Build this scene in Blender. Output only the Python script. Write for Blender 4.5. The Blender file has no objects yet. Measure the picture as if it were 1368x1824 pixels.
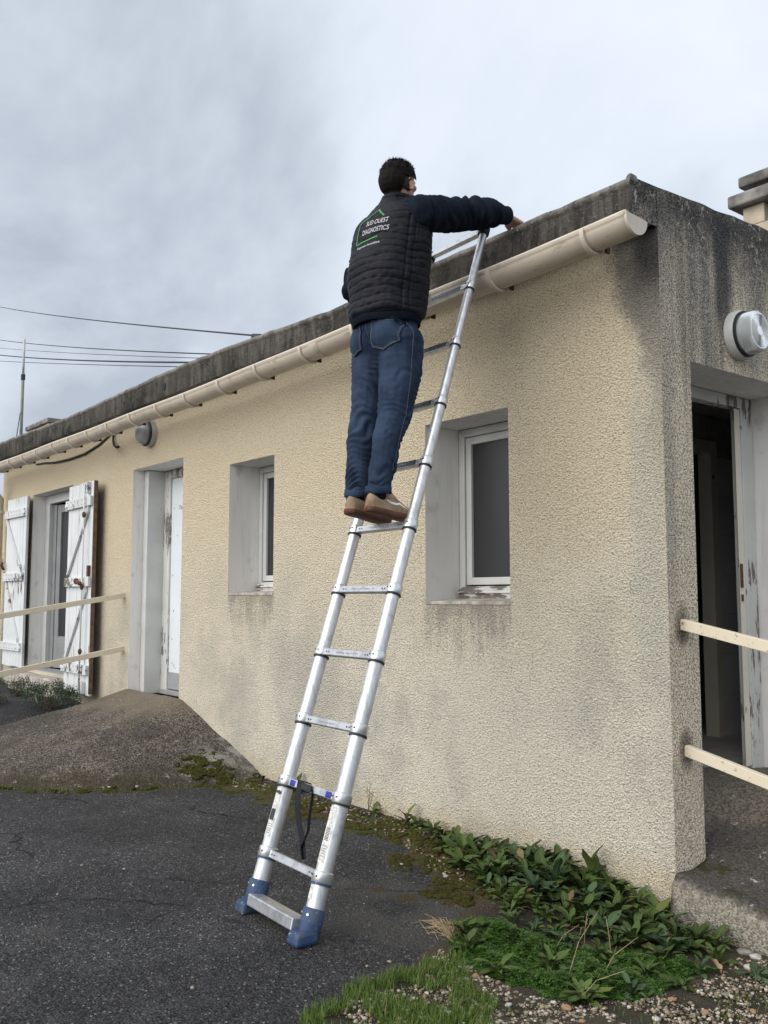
import bpy, bmesh, math, random
import numpy as np
from mathutils import Vector, Matrix, noise as mnoise
from mathutils.bvhtree import BVHTree

scene = bpy.context.scene
COL = scene.collection
rng = random.Random(11)
nrg = np.random.default_rng(5)
R = math.radians

# ------------------------------------------------------------------ camera
cam_data = bpy.data.cameras.new('camera')
cam = bpy.data.objects.new('camera', cam_data)
COL.objects.link(cam)
cam.location = (2.639, -3.867, 1.40)
cam.rotation_euler = (R(90 + 5.308), 0, R(51.322))
cam_data.sensor_fit = 'VERTICAL'
cam_data.sensor_height = 36
cam_data.lens = 32.50
cam_data.clip_start = 0.05
cam_data.clip_end = 2000
scene.camera = cam

# ------------------------------------------------------------------ sky, sun, exposure
SUN_EL, SUN_AZ = R(33), R(184)          # azimuth of the sun, clockwise from +Y
world = bpy.data.worlds.new('World')
scene.world = world
world.use_nodes = True
wn, wl = world.node_tree.nodes, world.node_tree.links
wn.clear()
w_out = wn.new('ShaderNodeOutputWorld')
w_bg = wn.new('ShaderNodeBackground'); w_bg.inputs['Strength'].default_value = 0.1
w_sky = wn.new('ShaderNodeTexSky'); w_sky.sky_type = 'NISHITA'; w_sky.sun_disc = False
w_sky.sun_elevation = SUN_EL; w_sky.sun_rotation = SUN_AZ
w_sky.air_density = 1.0; w_sky.dust_density = 2.0
w_co = wn.new('ShaderNodeTexCoord')
w_sep = wn.new('ShaderNodeSeparateXYZ'); wl.new(w_co.outputs['Generated'], w_sep.inputs[0])
w_add = wn.new('ShaderNodeMath'); w_add.operation = 'ADD'; w_add.inputs[1].default_value = 0.60
w_abs = wn.new('ShaderNodeMath'); w_abs.operation = 'ABSOLUTE'
wl.new(w_sep.outputs['Z'], w_abs.inputs[0]); wl.new(w_abs.outputs[0], w_add.inputs[0])
w_div = wn.new('ShaderNodeVectorMath'); w_div.operation = 'DIVIDE'
w_cmb = wn.new('ShaderNodeCombineXYZ')
for i in range(3): wl.new(w_add.outputs[0], w_cmb.inputs[i])
wl.new(w_co.outputs['Generated'], w_div.inputs[0]); wl.new(w_cmb.outputs[0], w_div.inputs[1])
w_map = wn.new('ShaderNodeMapping'); w_map.inputs['Location'].default_value = (4.1, -0.7, 0.0)
wl.new(w_div.outputs[0], w_map.inputs[0])
w_n1 = wn.new('ShaderNodeTexNoise'); w_n1.inputs['Scale'].default_value = 1.75; w_n1.inputs['Detail'].default_value = 7
w_n1.inputs['Roughness'].default_value = 0.55; w_n1.inputs['Distortion'].default_value = 0.30
wl.new(w_map.outputs[0], w_n1.inputs['Vector'])
w_ramp = wn.new('ShaderNodeValToRGB')
er = w_ramp.color_ramp.elements
er[0].position = 0.34; er[0].color = (0.315, 0.345, 0.395, 1)
er[1].position = 0.72; er[1].color = (0.625, 0.66, 0.70, 1)
e = w_ramp.color_ramp.elements.new(0.52); e.color = (0.525, 0.57, 0.63, 1)
wl.new(w_n1.outputs['Fac'], w_ramp.inputs['Fac'])
w_mul = wn.new('ShaderNodeMixRGB'); w_mul.blend_type = 'MULTIPLY'; w_mul.inputs[0].default_value = 1
w_mul.inputs[2].default_value = (8.6, 8.6, 8.6, 1)
wl.new(w_ramp.outputs['Color'], w_mul.inputs[1])
w_mix = wn.new('ShaderNodeMixRGB'); w_mix.inputs[0].default_value = 0.90
wl.new(w_sky.outputs['Color'], w_mix.inputs[1]); wl.new(w_mul.outputs['Color'], w_mix.inputs[2])
wl.new(w_mix.outputs['Color'], w_bg.inputs['Color']); wl.new(w_bg.outputs['Background'], w_out.inputs['Surface'])

sun_data = bpy.data.lights.new('sun', 'SUN'); sun_data.energy = 1.5; sun_data.angle = R(75)
sun_data.color = (1.0, 0.96, 0.90)
sun = bpy.data.objects.new('sun', sun_data); COL.objects.link(sun)
sd = Vector((math.sin(SUN_AZ) * math.cos(SUN_EL), math.cos(SUN_AZ) * math.cos(SUN_EL), math.sin(SUN_EL)))
sun.rotation_euler = sd.to_track_quat('Z', 'Y').to_euler()
sun.location = (0, -6, 12)
scene.view_settings.view_transform = 'Standard'
scene.view_settings.look = 'None'
scene.view_settings.gamma = 1.0
scene.view_settings.use_curve_mapping = False
scene.view_settings.exposure = 0.90

# ------------------------------------------------------------------ node helpers
class G:
    """small helper round a material's node tree; every method returns an output socket"""
    def __init__(s, name, rough=0.8, metal=0.0, spec=0.4):
        s.m = bpy.data.materials.new(name); s.m.use_nodes = True
        s.t = s.m.node_tree; s.n = s.t.nodes; s.l = s.t.links
        s.b = s.n['Principled BSDF']
        s.b.inputs['Roughness'].default_value = rough
        s.b.inputs['Metallic'].default_value = metal
        s.b.inputs['Specular IOR Level'].default_value = spec
        s._pos = None; s._xyz = None; s._obj = None
    def put(s, inp, v):
        if isinstance(v, bpy.types.NodeSocket): s.l.new(v, inp)
        elif isinstance(v, (tuple, list)) and len(v) == 3 and inp.type == 'RGBA': inp.default_value = (*v, 1)
        else: inp.default_value = v
    def pos(s):
        if s._pos is None: s._pos = s.n.new('ShaderNodeNewGeometry').outputs['Position']
        return s._pos
    def obj(s):
        if s._obj is None: s._obj = s.n.new('ShaderNodeTexCoord').outputs['Object']
        return s._obj
    def xyz(s):
        if s._xyz is None:
            q = s.n.new('ShaderNodeSeparateXYZ'); s.l.new(s.pos(), q.inputs[0]); s._xyz = q.outputs
        return s._xyz
    def rnd(s): return s.n.new('ShaderNodeObjectInfo').outputs['Random']
    def attr(s, name):
        q = s.n.new('ShaderNodeAttribute'); q.attribute_name = name; return q.outputs['Fac']
    def scale(s, v, sc):
        q = s.n.new('ShaderNodeVectorMath'); q.operation = 'MULTIPLY'; s.put(q.inputs[0], v); q.inputs[1].default_value = sc
        return q.outputs[0]
    def noise(s, sc, det=3, rough=.5, vec=None, dist=0):
        q = s.n.new('ShaderNodeTexNoise'); q.inputs['Scale'].default_value = sc; q.inputs['Detail'].default_value = det
        q.inputs['Roughness'].default_value = rough; q.inputs['Distortion'].default_value = dist
        s.l.new(vec if vec is not None else s.pos(), q.inputs['Vector']); return q.outputs['Fac']
    def voro(s, sc, vec=None, feat='F1', out='Distance'):
        q = s.n.new('ShaderNodeTexVoronoi'); q.feature = feat; q.inputs['Scale'].default_value = sc
        s.l.new(vec if vec is not None else s.pos(), q.inputs['Vector']); return q.outputs[out]
    def mth(s, op, a, b=0.0, clamp=False):
        q = s.n.new('ShaderNodeMath'); q.operation = op; q.use_clamp = clamp
        s.put(q.inputs[0], a); s.put(q.inputs[1], b); return q.outputs[0]
    def mul(s, a, b): return s.mth('MULTIPLY', a, b)
    def add(s, a, b): return s.mth('ADD', a, b)
    def sub(s, a, b): return s.mth('SUBTRACT', a, b)
    def mx(s, a, b): return s.mth('MAXIMUM', a, b)
    def ss(s, v, a, b, lo=0.0, hi=1.0):
        q = s.n.new('ShaderNodeMapRange'); q.interpolation_type = 'SMOOTHSTEP'
        s.put(q.inputs['Value'], v); q.inputs['From Min'].default_value = a; q.inputs['From Max'].default_value = b
        q.inputs['To Min'].default_value = lo; q.inputs['To Max'].default_value = hi
        return q.outputs[0]
    def band(s, v, a, b, soft):
        return s.mul(s.ss(v, a - soft, a + soft), s.ss(v, b - soft, b + soft, 1.0, 0.0))
    def mix(s, f, a, b, mode='MIX'):
        q = s.n.new('ShaderNodeMixRGB'); q.blend_type = mode
        s.put(q.inputs[0], f); s.put(q.inputs[1], a); s.put(q.inputs[2], b); return q.outputs[0]
    def hsv(s, c, v=1.0, h=0.5, sat=1.0):
        q = s.n.new('ShaderNodeHueSaturation'); s.put(q.inputs['Color'], c); s.put(q.inputs['Value'], v)
        s.put(q.inputs['Hue'], h); s.put(q.inputs['Saturation'], sat); return q.outputs[0]
    def col(s, c): s.put(s.b.inputs['Base Color'], c); return s
    def rough(s, v): s.put(s.b.inputs['Roughness'], v); return s
    def bump(s, h, strength=.5, dist=.003, prev=None):
        q = s.n.new('ShaderNodeBump'); q.inputs['Strength'].default_value = strength; q.inputs['Distance'].default_value = dist
        s.put(q.inputs['Height'], h)
        if prev is not None: s.l.new(prev, q.inputs['Normal'])
        s.l.new(q.outputs[0], s.b.inputs['Normal']); return q.outputs[0]

def simple(name, c, rough=.7, metal=0., var=.18, sc=14, bump=0., bsc=120, spec=.4, bdist=.002):
    g = G(name, rough, metal, spec)
    n = g.noise(sc, 4, vec=g.obj())
    g.col(g.hsv(c, g.ss(n, .25, .75, 1 - var, 1 + var)))
    if bump: g.bump(g.noise(bsc, 3, vec=g.obj()), bump, bdist)
    return g.m

M = {}
# --- roughcast, long wall
g = G('roughcast_front', .95, 0, .15)
X, Yy, Z = g.xyz()
ln = g.noise(.9, 4); mn = g.noise(5, 4)
stv = g.scale(g.pos(), (9, 9, .8)); st = g.noise(1.0, 5, .6, stv)
c = g.mix(g.ss(g.add(Z, g.mul(g.sub(ln, .5), 1.6)), .5, 2.3), (.70, .645, .535), (.70, .60, .435))
c = g.mix(g.mul(g.ss(X, -3.0, -6.0), .35), c, (.70, .585, .405))
lich = g.mul(g.ss(g.noise(1.6, 5, .6), .46, .66), g.mul(g.ss(Z, .35, .8), g.ss(Z, 1.3, 2.0, 1, 0)))
c = g.mix(g.mul(lich, .40), c, (.44, .435, .37))
# dirt washed down under the two window sills
gr = g.noise(75, 3, .7); blot = g.noise(7, 5, .65)
for x0, x1, zt, amt in ((-1.80, -1.02, 1.385, .60), (-4.33, -3.55, 1.45, .60)):
    w = g.mul(g.band(g.add(X, g.mul(g.sub(blot, .5), .10)), x0, x1, .04), g.mul(g.ss(g.add(Z, g.mul(g.sub(st, .5), .9)), zt - .62, zt + .05), g.ss(Z, zt, zt + .01, 1, 0)))
    k = g.ss(g.add(g.mul(w, .62), g.add(g.mul(g.sub(blot, .5), .55), g.mul(g.sub(gr, .5), 1.2))), .28, .68)
    c = g.mix(g.mul(g.mul(k, g.ss(w, .02, .25)), amt), c, (.15, .14, .125))
# grey growth near the corner and under the parapet end
edge = g.add(X, g.mul(g.sub(mn, .5), .30))
wid = g.ss(Z, 2.45, 3.2, 0.0, .20)
cm = g.ss(g.add(edge, wid), -.26, .06)
cm = g.ss(g.add(cm, g.mul(g.sub(gr, .5), 1.1)), .25, .80)
c = g.mix(g.mul(cm, g.ss(Z, 1.6, 3.0, .16, .9)), c, (.20, .19, .175))
c = g.mix(g.mul(g.ss(g.add(X, g.mul(g.sub(mn, .5), .22)), -.20, -.06), g.mul(g.ss(g.add(Z, g.mul(g.sub(gr, .5), .5)), 2.85, 3.10), .85)), c, (.055, .055, .055))
pale = g.mul(g.band(g.add(X, g.mul(g.sub(mn, .5), .10)), -.20, -.02, .06), g.band(Z, .9, 2.55, .3))
c = g.mix(g.mul(pale, .55), c, (.50, .49, .42))
c = g.mix(g.mul(g.band(g.add(Z, g.mul(mn, .2)), -.1, .22, .10), .35), c, (.50, .37, .17))
dr = g.mul(g.ss(g.add(g.noise(.9, 5, .65), g.mul(g.sub(gr, .5), .25)), .45, .62), g.ss(Z, 1.7, .7))
c = g.mix(g.mul(dr, .60), c, (.40, .39, .34))
streak = g.mul(g.ss(st, .58, .75), .10)
c = g.mix(streak, c, (.42, .37, .28))
gv = g.voro(105); gn = g.noise(150, 2, .6, dist=.4); gn2 = g.noise(62, 4, .7)
pit = g.ss(g.add(gn, g.mul(g.sub(gn2, .5), .7)), 0.30, .50)
c = g.mix(1.0, c, g.hsv((1, 1, 1), g.ss(pit, 0, 1, .50, 1.22)), 'MULTIPLY')
g.col(c)
h = g.add(g.mul(gv, .7), g.add(g.mul(gn, .9), g.mul(gn2, .9)))
g.bump(h, 1.0, .016)
M['front'] = g.m
# --- roughcast, end wall
g = G('roughcast_end', .95, 0, .15)
X, Yy, Z = g.xyz()
ln = g.noise(1.3, 4); mn = g.noise(6, 4)
stv = g.scale(g.pos(), (8, 8, .55)); st = g.noise(1.0, 5, .62, stv)
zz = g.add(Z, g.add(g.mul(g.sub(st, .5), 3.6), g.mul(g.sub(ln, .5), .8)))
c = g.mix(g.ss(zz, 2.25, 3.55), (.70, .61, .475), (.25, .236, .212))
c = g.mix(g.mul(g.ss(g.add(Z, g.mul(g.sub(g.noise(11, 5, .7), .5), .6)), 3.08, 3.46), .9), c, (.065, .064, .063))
c = g.mix(g.mul(g.ss(g.add(g.noise(26, 5, .7), g.mul(g.sub(st, .5), .5)), .54, .66), g.ss(Z, 2.4, 3.0, 0, .85)), c, (.44, .415, .36))
c = g.mix(g.mul(g.band(g.add(Yy, g.mul(g.sub(mn, .5), .08)), .15, .23, .05), g.mul(g.band(Z, 2.55, 3.2, .15), .65)), c, (.33, .29, .21))
c = g.mix(g.mul(g.band(g.add(Yy, g.mul(g.sub(mn, .5), .07)), .50, .66, .045), g.mul(g.ss(Z, 2.75, 2.95), .8)), c, (.055, .055, .06))
c = g.mix(g.mul(g.band(g.add(Yy, g.mul(g.sub(mn, .5), .12)), -.03, .09, .03), g.mul(g.ss(Z, .9, 1.8), .35)), c, (.20, .19, .18))
c = g.mix(g.mul(g.ss(g.noise(14, 4, .6), .5, .7), g.ss(Z, .25, .9, .6, .15)), c, (.26, .23, .18))
for zr, yr in ((1.265, .112), (.665, .118)):     # rust and dirt round the rail sockets
    d2 = g.add(g.mth('POWER', g.mul(g.sub(Z, zr), 7.), 2.), g.mth('POWER', g.mul(g.sub(Yy, yr), 12.), 2.))
    c = g.mix(g.mul(g.ss(g.add(d2, g.mul(mn, .8)), .3, 1.3, 1, 0), .85), c, (.065, .05, .04))
gv = g.voro(105); gn = g.noise(150, 2, .6, dist=.4); gn2 = g.noise(62, 4, .7)
pit = g.ss(g.add(gn, g.mul(g.sub(gn2, .5), .7)), .30, .62)
c = g.mix(1.0, c, g.hsv((1, 1, 1), g.ss(pit, 0, 1, .36, 1.62)), 'MULTIPLY')
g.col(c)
h = g.add(g.mul(gv, .7), g.add(g.mul(gn, .9), g.mul(gn2, .9)))
g.bump(h, 1.0, .016)
M['end'] = g.m
# --- weathered parapet concrete
g = G('parapet_concrete', .95, 0, .15)
X, Yy, Z = g.xyz()
st = g.noise(1.0, 6, .65, g.scale(g.pos(), (10, 10, 1.8)), 1.2)
c = g.mix(g.ss(st, .33, .70), (.105, .10, .094), (.27, .255, .23))
c = g.mix(g.mul(g.ss(g.noise(2.6, 5, .7), .46, .62), .8), c, (.055, .053, .05))
c = g.mix(g.mul(g.ss(g.noise(45, 4, .65), .57, .66), .75), c, (.36, .35, .32))
c = g.mix(g.mul(g.ss(Z, 3.415, 3.455), g.ss(g.noise(9, 4), .4, .6)), c, (.24, .225, .20))
c = g.mix(g.mul(g.ss(X, -.35, -.02), g.mul(g.ss(st, .4, .6), .35)), c, (.21, .205, .185))
c = g.mix(g.mul(g.ss(g.noise(3, 4), .55, .7), .4), c, (.12, .125, .09))
g.col(c); g.bump(g.add(g.noise(70, 5, .7), g.mul(g.noise(9, 3), 1.5)), .8, .010)
M['parapet'] = g.m
# --- painted window reveals
g = G('reveal_paint', .85, 0, .25)
X, Yy, Z = g.xyz()
st = g.noise(1.0, 4, .6, g.scale(g.pos(), (20, 20, 1.5)))
c = g.mix(g.ss(st, .45, .75), (.80, .785, .75), (.66, .64, .605))
c = g.mix(g.mul(g.ss(g.noise(7, 4), .60, .74), .4), c, (.45, .41, .35))
g.col(c); g.bump(g.noise(60, 4), .35, .003)
M['reveal'] = g.m
M['sillstone'] = simple('weathered_sill', (.40, .36, .32), .9, 0, .45, 14, .5, 90)
# --- flaking white paint over grey wood
def flaking(name, paint, wood, amount, sc=(30, 30, 3), rough=.55):
    g = G(name, rough, 0, .4)
    X, Yy, Z = g.xyz()
    a = g.noise(1.0, 6, .68, g.scale(g.pos(), sc)); b = g.noise(2.2, 3)
    f = g.ss(g.add(g.add(a, g.mul(g.sub(b, .5), .6)), 0), amount, amount + .05)
    c = g.mix(g.ss(g.noise(4, 4), .3, .8), paint, tuple(.86 * q for q in paint))
    wd = g.mix(g.noise(1.0, 4, .6, g.scale(g.pos(), (90, 90, 4))), wood, tuple(.45 * q for q in wood))
    g.col(g.mix(f, c, wd)); g.rough(g.ss(f, 0, 1, .5, .9))
    g.bump(g.add(g.mul(f, -1), g.mul(g.noise(1., 4, .6, g.scale(g.pos(), (80, 80, 5))), .35)), .5, .002)
    return g.m
M['shutter'] = flaking('shutter_paint', (.70, .72, .73), (.20, .16, .13), .66)
M['shutter_batten'] = flaking('shutter_batten_paint', (.66, .68, .68), (.22, .19, .17), .60, (12, 12, 12))
M['white'] = flaking('white_frame_paint', (.60, .605, .59), (.27, .22, .17), .70, (25, 25, 5))
M['peeling'] = flaking('peeling_frame_paint', (.62, .62, .59), (.25, .22, .195), .545, (22, 22, 5))
M['sillwood'] = flaking('peeling_sill_paint', (.62, .62, .60), (.22, .19, .16), .47, (6, 6, 30))
M['door'] = simple('door_paint', (.70, .74, .77), .4, 0, .04, 2)
M['brownwood'] = simple('bare_brown_wood', (.14, .095, .068), .85, 0, .35, 20, .4, 90)
M['rust'] = simple('rusty_iron', (.12, .055, .035), .9, 0, .5, 60, .6, 160)
M['greyplate'] = simple('grey_kick_plate', (.30, .31, .32), .55, 0, .1, 20)
M['pvc'] = simple('greyed_plastic_frame', (.24, .245, .25), .45, 0, .1, 6)
# gutter
g = G('gutter_plastic', .42, 0, .45)
c = g.mix(g.ss(g.noise(2.5, 4), .35, .7), (.56, .495, .405), (.50, .43, .35))
c = g.mix(g.mul(g.ss(g.noise(1.0, 5, .6, g.scale(g.pos(), (9, 30, 30))), .57, .70), .55), c, (.24, .20, .155))
c = g.mix(g.mul(g.ss(g.noise(5, 5, .7), .52, .68), .35), c, (.33, .285, .22))
g.col(c); M['gutter'] = g.m
M['gutter_light'] = simple('gutter_plastic_pale', (.62, .555, .465), .45, 0, .1, 8)
M['iron'] = simple('dark_iron', (.06, .05, .045), .7, 0, .3, 40)
# rails
g = G('rail_paint', .45, 0, .4)
sp = g.ss(g.noise(38, 5, .7), .62, .68)
g.col(g.mix(sp, g.mix(g.noise(5, 3), (.66, .57, .42), (.72, .65, .52)), (.22, .10, .045))); g.bump(g.mul(sp, -1), .3, .001)
M['rail'] = g.m
# glass and dark
g = G('window_glass', .30, 0, .45); g.col((.030, .031, .033)); M['glass'] = g.m
M['dark'] = simple('dark_interior', (.020, .020, .024), .9)
M['dimwall'] = simple('dim_room_paint', (.40, .39, .37), .8)
M['tile'] = simple('grey_wall_tile', (.68, .685, .69), .35, 0, .08, 5)
M['ceramic'] = simple('white_ceramic', (.35, .36, .38), .2, 0, .03, 5)
M['doorcream'] = flaking('cream_door_paint', (.72, .67, .56), (.10, .08, .06), .70, (12, 12, 8))
M['floortile'] = simple('grey_floor_tile', (.48, .465, .45), .55, 0, .12, 6)
# lamps
g = G('lamp_glass', .28, 0, .5); g.b.inputs['Transmission Weight'].default_value = .80
g.b.inputs['IOR'].default_value = 1.35; g.col((.86, .88, .87)); M['lampglass'] = g.m
M['lampbody'] = simple('lamp_body_grey', (.52, .52, .50), .45, 0, .12, 12)
M['lampfrost'] = simple('lamp_frosted_glass', (.33, .35, .36), .35, 0, .2, 6)
M['lampinner'] = simple('lamp_reflector', (.34, .35, .34), .3, 0, .06, 20)
M['black'] = simple('black_rubber', (.018, .018, .02), .6)
# ladder
g = G('aluminium', .44, .85, .5)
sc_ = g.noise(1.0, 4, .6, g.scale(g.pos(), (60, 60, 6)))
g.col(g.mix(g.mul(g.ss(g.noise(9, 5, .7), .50, .66), .45), g.mix(g.ss(sc_, .4, .75), (.68, .69, .71), (.52, .53, .55)), (.34, .335, .32))); g.rough(g.ss(sc_, .3, .8, .42, .56)); M['alu'] = g.m
g = G('aluminium_collar', .30, .75, .5); g.col(g.mix(g.noise(30, 3), (.74, .75, .77), (.62, .63, .65))); M['alu_collar'] = g.m
g = G('aluminium_rung', .42, .85, .5)
g.col(g.mix(g.ss(g.noise(18, 5, .7), .45, .62), (.60, .61, .63), (.44, .45, .47))); M['alu_rung'] = g.m
g = G('blue_plastic', .45, 0, .5)
sp = g.ss(g.noise(55, 4, .7), .63, .67)
g.col(g.mix(g.mul(g.ss(g.noise(24, 5, .7), .48, .64), .55), g.mix(sp, g.mix(g.noise(12, 4), (.012, .036, .10), (.028, .066, .15)), (.35, .37, .40)), (.09, .085, .075))); g.rough(.6); M['blue'] = g.m
M['blue2'] = simple('blue_button', (.012, .03, .30), .35, 0, .1, 20)
g = G('worn_sticker', .6, 0, .3)
f = g.ss(g.noise(70, 5, .75), .50, .54)
g.col(g.mix(f, (.70, .69, .64), (.46, .46, .46))); M['sticker'] = g.m
M['ink'] = simple('printed_ink', (.03, .03, .035), .6)
M['ink_grey'] = simple('printed_ink_grey', (.30, .31, .33), .5)
M['rung_label'] = simple('dark_rung_label', (.05, .055, .062), .4, 0, .3, 40)
M['strap'] = simple('black_webbing', (.014, .015, .022), .85, 0, .2, 60, .4, 400)
# clothes
g = G('quilted_nylon', .62, 0, .22)
g.col(g.mix(g.noise(9, 3), (.005, .0053, .010), (.0075, .008, .014))); g.bump(g.noise(70, 4, .6, dist=.6), .22, .004); M['nylon'] = g.m
g = G('navy_fleece', .95, 0, .1)
g.col(g.mix(g.noise(14, 4), (.0075, .011, .019), (.012, .017, .028))); g.bump(g.noise(300, 3, .7), .3, .002); M['fleece'] = g.m
g = G('denim', .85, 0, .2)
X, Yy, Z = g.xyz()
tw = g.noise(1.0, 2, .5, g.scale(g.pos(), (900, 900, 240)))
c = g.mix(g.ss(g.noise(7, 5, .6), .35, .68), (.010, .020, .045), (.027, .046, .086))
c = g.mix(g.mul(g.ss(tw, .45, .75), .25), c, (.10, .14, .20))
g.col(c); g.bump(g.add(tw, g.mul(g.noise(60, 4), 1.5)), .25, .0015); M['denim'] = g.m
M['stitch'] = simple('pale_stitching', (.17, .19, .22), .8)
M['redtab'] = simple('red_fabric_tab', (.30, .03, .03), .8)
g = G('skin', .5, 0, .4); g.b.inputs['Subsurface Weight'].default_value = .08; g.b.inputs['Subsurface Radius'].default_value = (.01, .004, .002)
g.col(g.mix(g.noise(22, 4), (.46, .25, .18), (.54, .32, .24))); M['skin'] = g.m
g = G('dark_hair', .7, 0, .1)
g.col(g.mix(g.noise(1.0, 4, .6, g.scale(g.pos(), (160, 160, 60))), (.005, .004, .004), (.014, .010, .009))); g.bump(g.noise(1.0, 3, .6, g.scale(g.pos(), (300, 300, 80))), .7, .004); M['hair'] = g.m
g = G('cropped_hair_on_skin', .7, 0, .2); g.col(g.mix(g.ss(g.noise(350, 2), .4, .6), (.030, .022, .018), (.085, .05, .038))); M['fade'] = g.m
g = G('tan_suede', .95, 0, .1)
g.col(g.mix(g.ss(g.noise(16, 5, .65), .35, .68), (.34, .25, .165), (.20, .14, .09))); g.bump(g.noise(260, 3), .3, .001); M['suede'] = g.m
M['sole'] = simple('gum_rubber_sole', (.105, .045, .028), .7, 0, .25, 30)
M['foxing'] = simple('sole_edge_rubber', (.14, .07, .035), .65, 0, .2, 40)
M['whitestripe'] = simple('white_leather', (.68, .66, .62), .6)
M['logo_white'] = simple('white_print', (.62, .62, .66), .6, 0, .15, 90)
M['logo_green'] = simple('green_print', (.05, .33, .07), .6, 0, .2, 90)

# ------------------------------------------------------------------ mesh helpers
def tag(o, label=None, cat=None, group=None, kind=None):
    for k, v in (('label', label), ('category', cat), ('group', group), ('kind', kind)):
        if v: o[k] = v
    return o

def empty(name, loc, label, cat, group=None):
    o = bpy.data.objects.new(name, None); COL.objects.link(o); o.location = loc; o.empty_display_size = .1
    return tag(o, label, cat, group)

def world_of(o):
    m = Matrix.Translation(o.location) @ o.rotation_euler.to_matrix().to_4x4()
    if o.parent: return world_of(o.parent) @ o.matrix_parent_inverse @ m
    return m

def link(name, me, mat, parent=None, smooth=False, keep=True):
    o = bpy.data.objects.new(name, me); COL.objects.link(o)
    if mat is not None and not me.materials: me.materials.append(mat)
    if parent is not None:
        o.parent = parent
        o.matrix_parent_inverse = world_of(parent).inverted()
    if smooth and len(me.polygons):
        me.polygons.foreach_set('use_smooth', [True] * len(me.polygons))
    return o

def bevel(o, w=.004, seg=2):
    m = o.modifiers.new('bevel', 'BEVEL'); m.width = w; m.segments = seg; m.limit_method = 'ANGLE'; m.angle_limit = R(35)
    return o

class MB:
    def __init__(s): s.v = []; s.f = []
    def box(s, x0, x1, y0, y1, z0, z1):
        return s.hexa([(x0,y0,z0),(x1,y0,z0),(x1,y1,z0),(x0,y1,z0),(x0,y0,z1),(x1,y0,z1),(x1,y1,z1),(x0,y1,z1)])
    def hexa(s, p):
        b = len(s.v); s.v += [tuple(q) for q in p]
        s.f += [tuple(b + i for i in q) for q in ((0,3,2,1),(4,5,6,7),(0,1,5,4),(1,2,6,5),(2,3,7,6),(3,0,4,7))]
        return s
    def bar(s, p, q, w, h, upv=(0,0,1)):
        """box from p to q, w across, h along upv"""
        p, q = Vector(p), Vector(q); d = (q - p).normalized(); u = Vector(upv)
        a = d.cross(u).normalized() * (w/2); u = a.cross(d).normalized() * (h/2)
        return s.hexa([p-a-u, p+a-u, q+a-u, q-a-u, p-a+u, p+a+u, q+a+u, q-a+u])
    def quad(s, *p):
        b = len(s.v); s.v += [tuple(q) for q in p]; s.f.append(tuple(range(b, b+len(p)))); return s
    def tube(s, pts, rad, n=12, cap=True):
        pts = [Vector(p) for p in pts]; b0 = len(s.v)
        if not isinstance(rad, (list, tuple)): rad = [rad]*len(pts)
        ref = None
        for i, p in enumerate(pts):
            d = (pts[min(i+1, len(pts)-1)] - pts[max(i-1, 0)]).normalized()
            if ref is None:
                ref = d.orthogonal().normalized()
            ref = (ref - d*ref.dot(d)).normalized(); w = d.cross(ref)
            for k in range(n):
                a = 2*math.pi*k/n; s.v.append(tuple(p + (ref*math.cos(a) + w*math.sin(a))*rad[i]))
        for i in range(len(pts)-1):
            for k in range(n):
                a, b = b0+i*n+k, b0+i*n+(k+1) % n; s.f.append((a, b, b+n, a+n))
        if cap:
            s.f.append(tuple(b0+k for k in reversed(range(n)))); e_ = b0+(len(pts)-1)*n; s.f.append(tuple(e_+k for k in range(n)))
        return s
    def mesh(s, name):
        me = bpy.data.meshes.new(name); me.from_pydata(s.v, [], s.f); me.update(); return me
    def build(s, name, mat, parent=None, smooth=False, bev=0):
        o = link(name, s.mesh(name), mat, parent, smooth)
        if bev: bevel(o, bev)
        return o

def smooth_by_angle(o, ang=40):
    me = o.data
    me.polygons.foreach_set('use_smooth', [True]*len(me.polygons))
    bm = bmesh.new(); bm.from_mesh(me)
    for e in bm.edges:
        if len(e.link_faces) == 2 and e.calc_face_angle(0) > R(ang): e.smooth = False
    bm.to_mesh(me); bm.free()
    return o

def grid_mesh(name, V):
    """V: array (n, m, 3)"""
    n, m = V.shape[:2]
    idx = np.arange(n*m).reshape(n, m)
    F = np.stack([idx[:-1,:-1], idx[1:,:-1], idx[1:,1:], idx[:-1,1:]], -1).reshape(-1, 4)
    return np_mesh(name, V.reshape(-1, 3), F)

def np_mesh(name, V, F):
    me = bpy.data.meshes.new(name); k = F.shape[1]
    me.vertices.add(len(V)); me.vertices.foreach_set('co', V.astype(np.float32).ravel())
    me.loops.add(F.size); me.loops.foreach_set('vertex_index', F.astype(np.int32).ravel())
    me.polygons.add(len(F)); me.polygons.foreach_set('loop_start', np.arange(0, F.size, k, dtype=np.int32))
    me.polygons.foreach_set('loop_total', np.full(len(F), k, dtype=np.int32))
    me.update(calc_edges=True); me.validate(); return me

def sstep(v, a, b):
    t = np.clip((np.asarray(v, float)-a)/(b-a), 0, 1); return t*t*(3-2*t)

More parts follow.
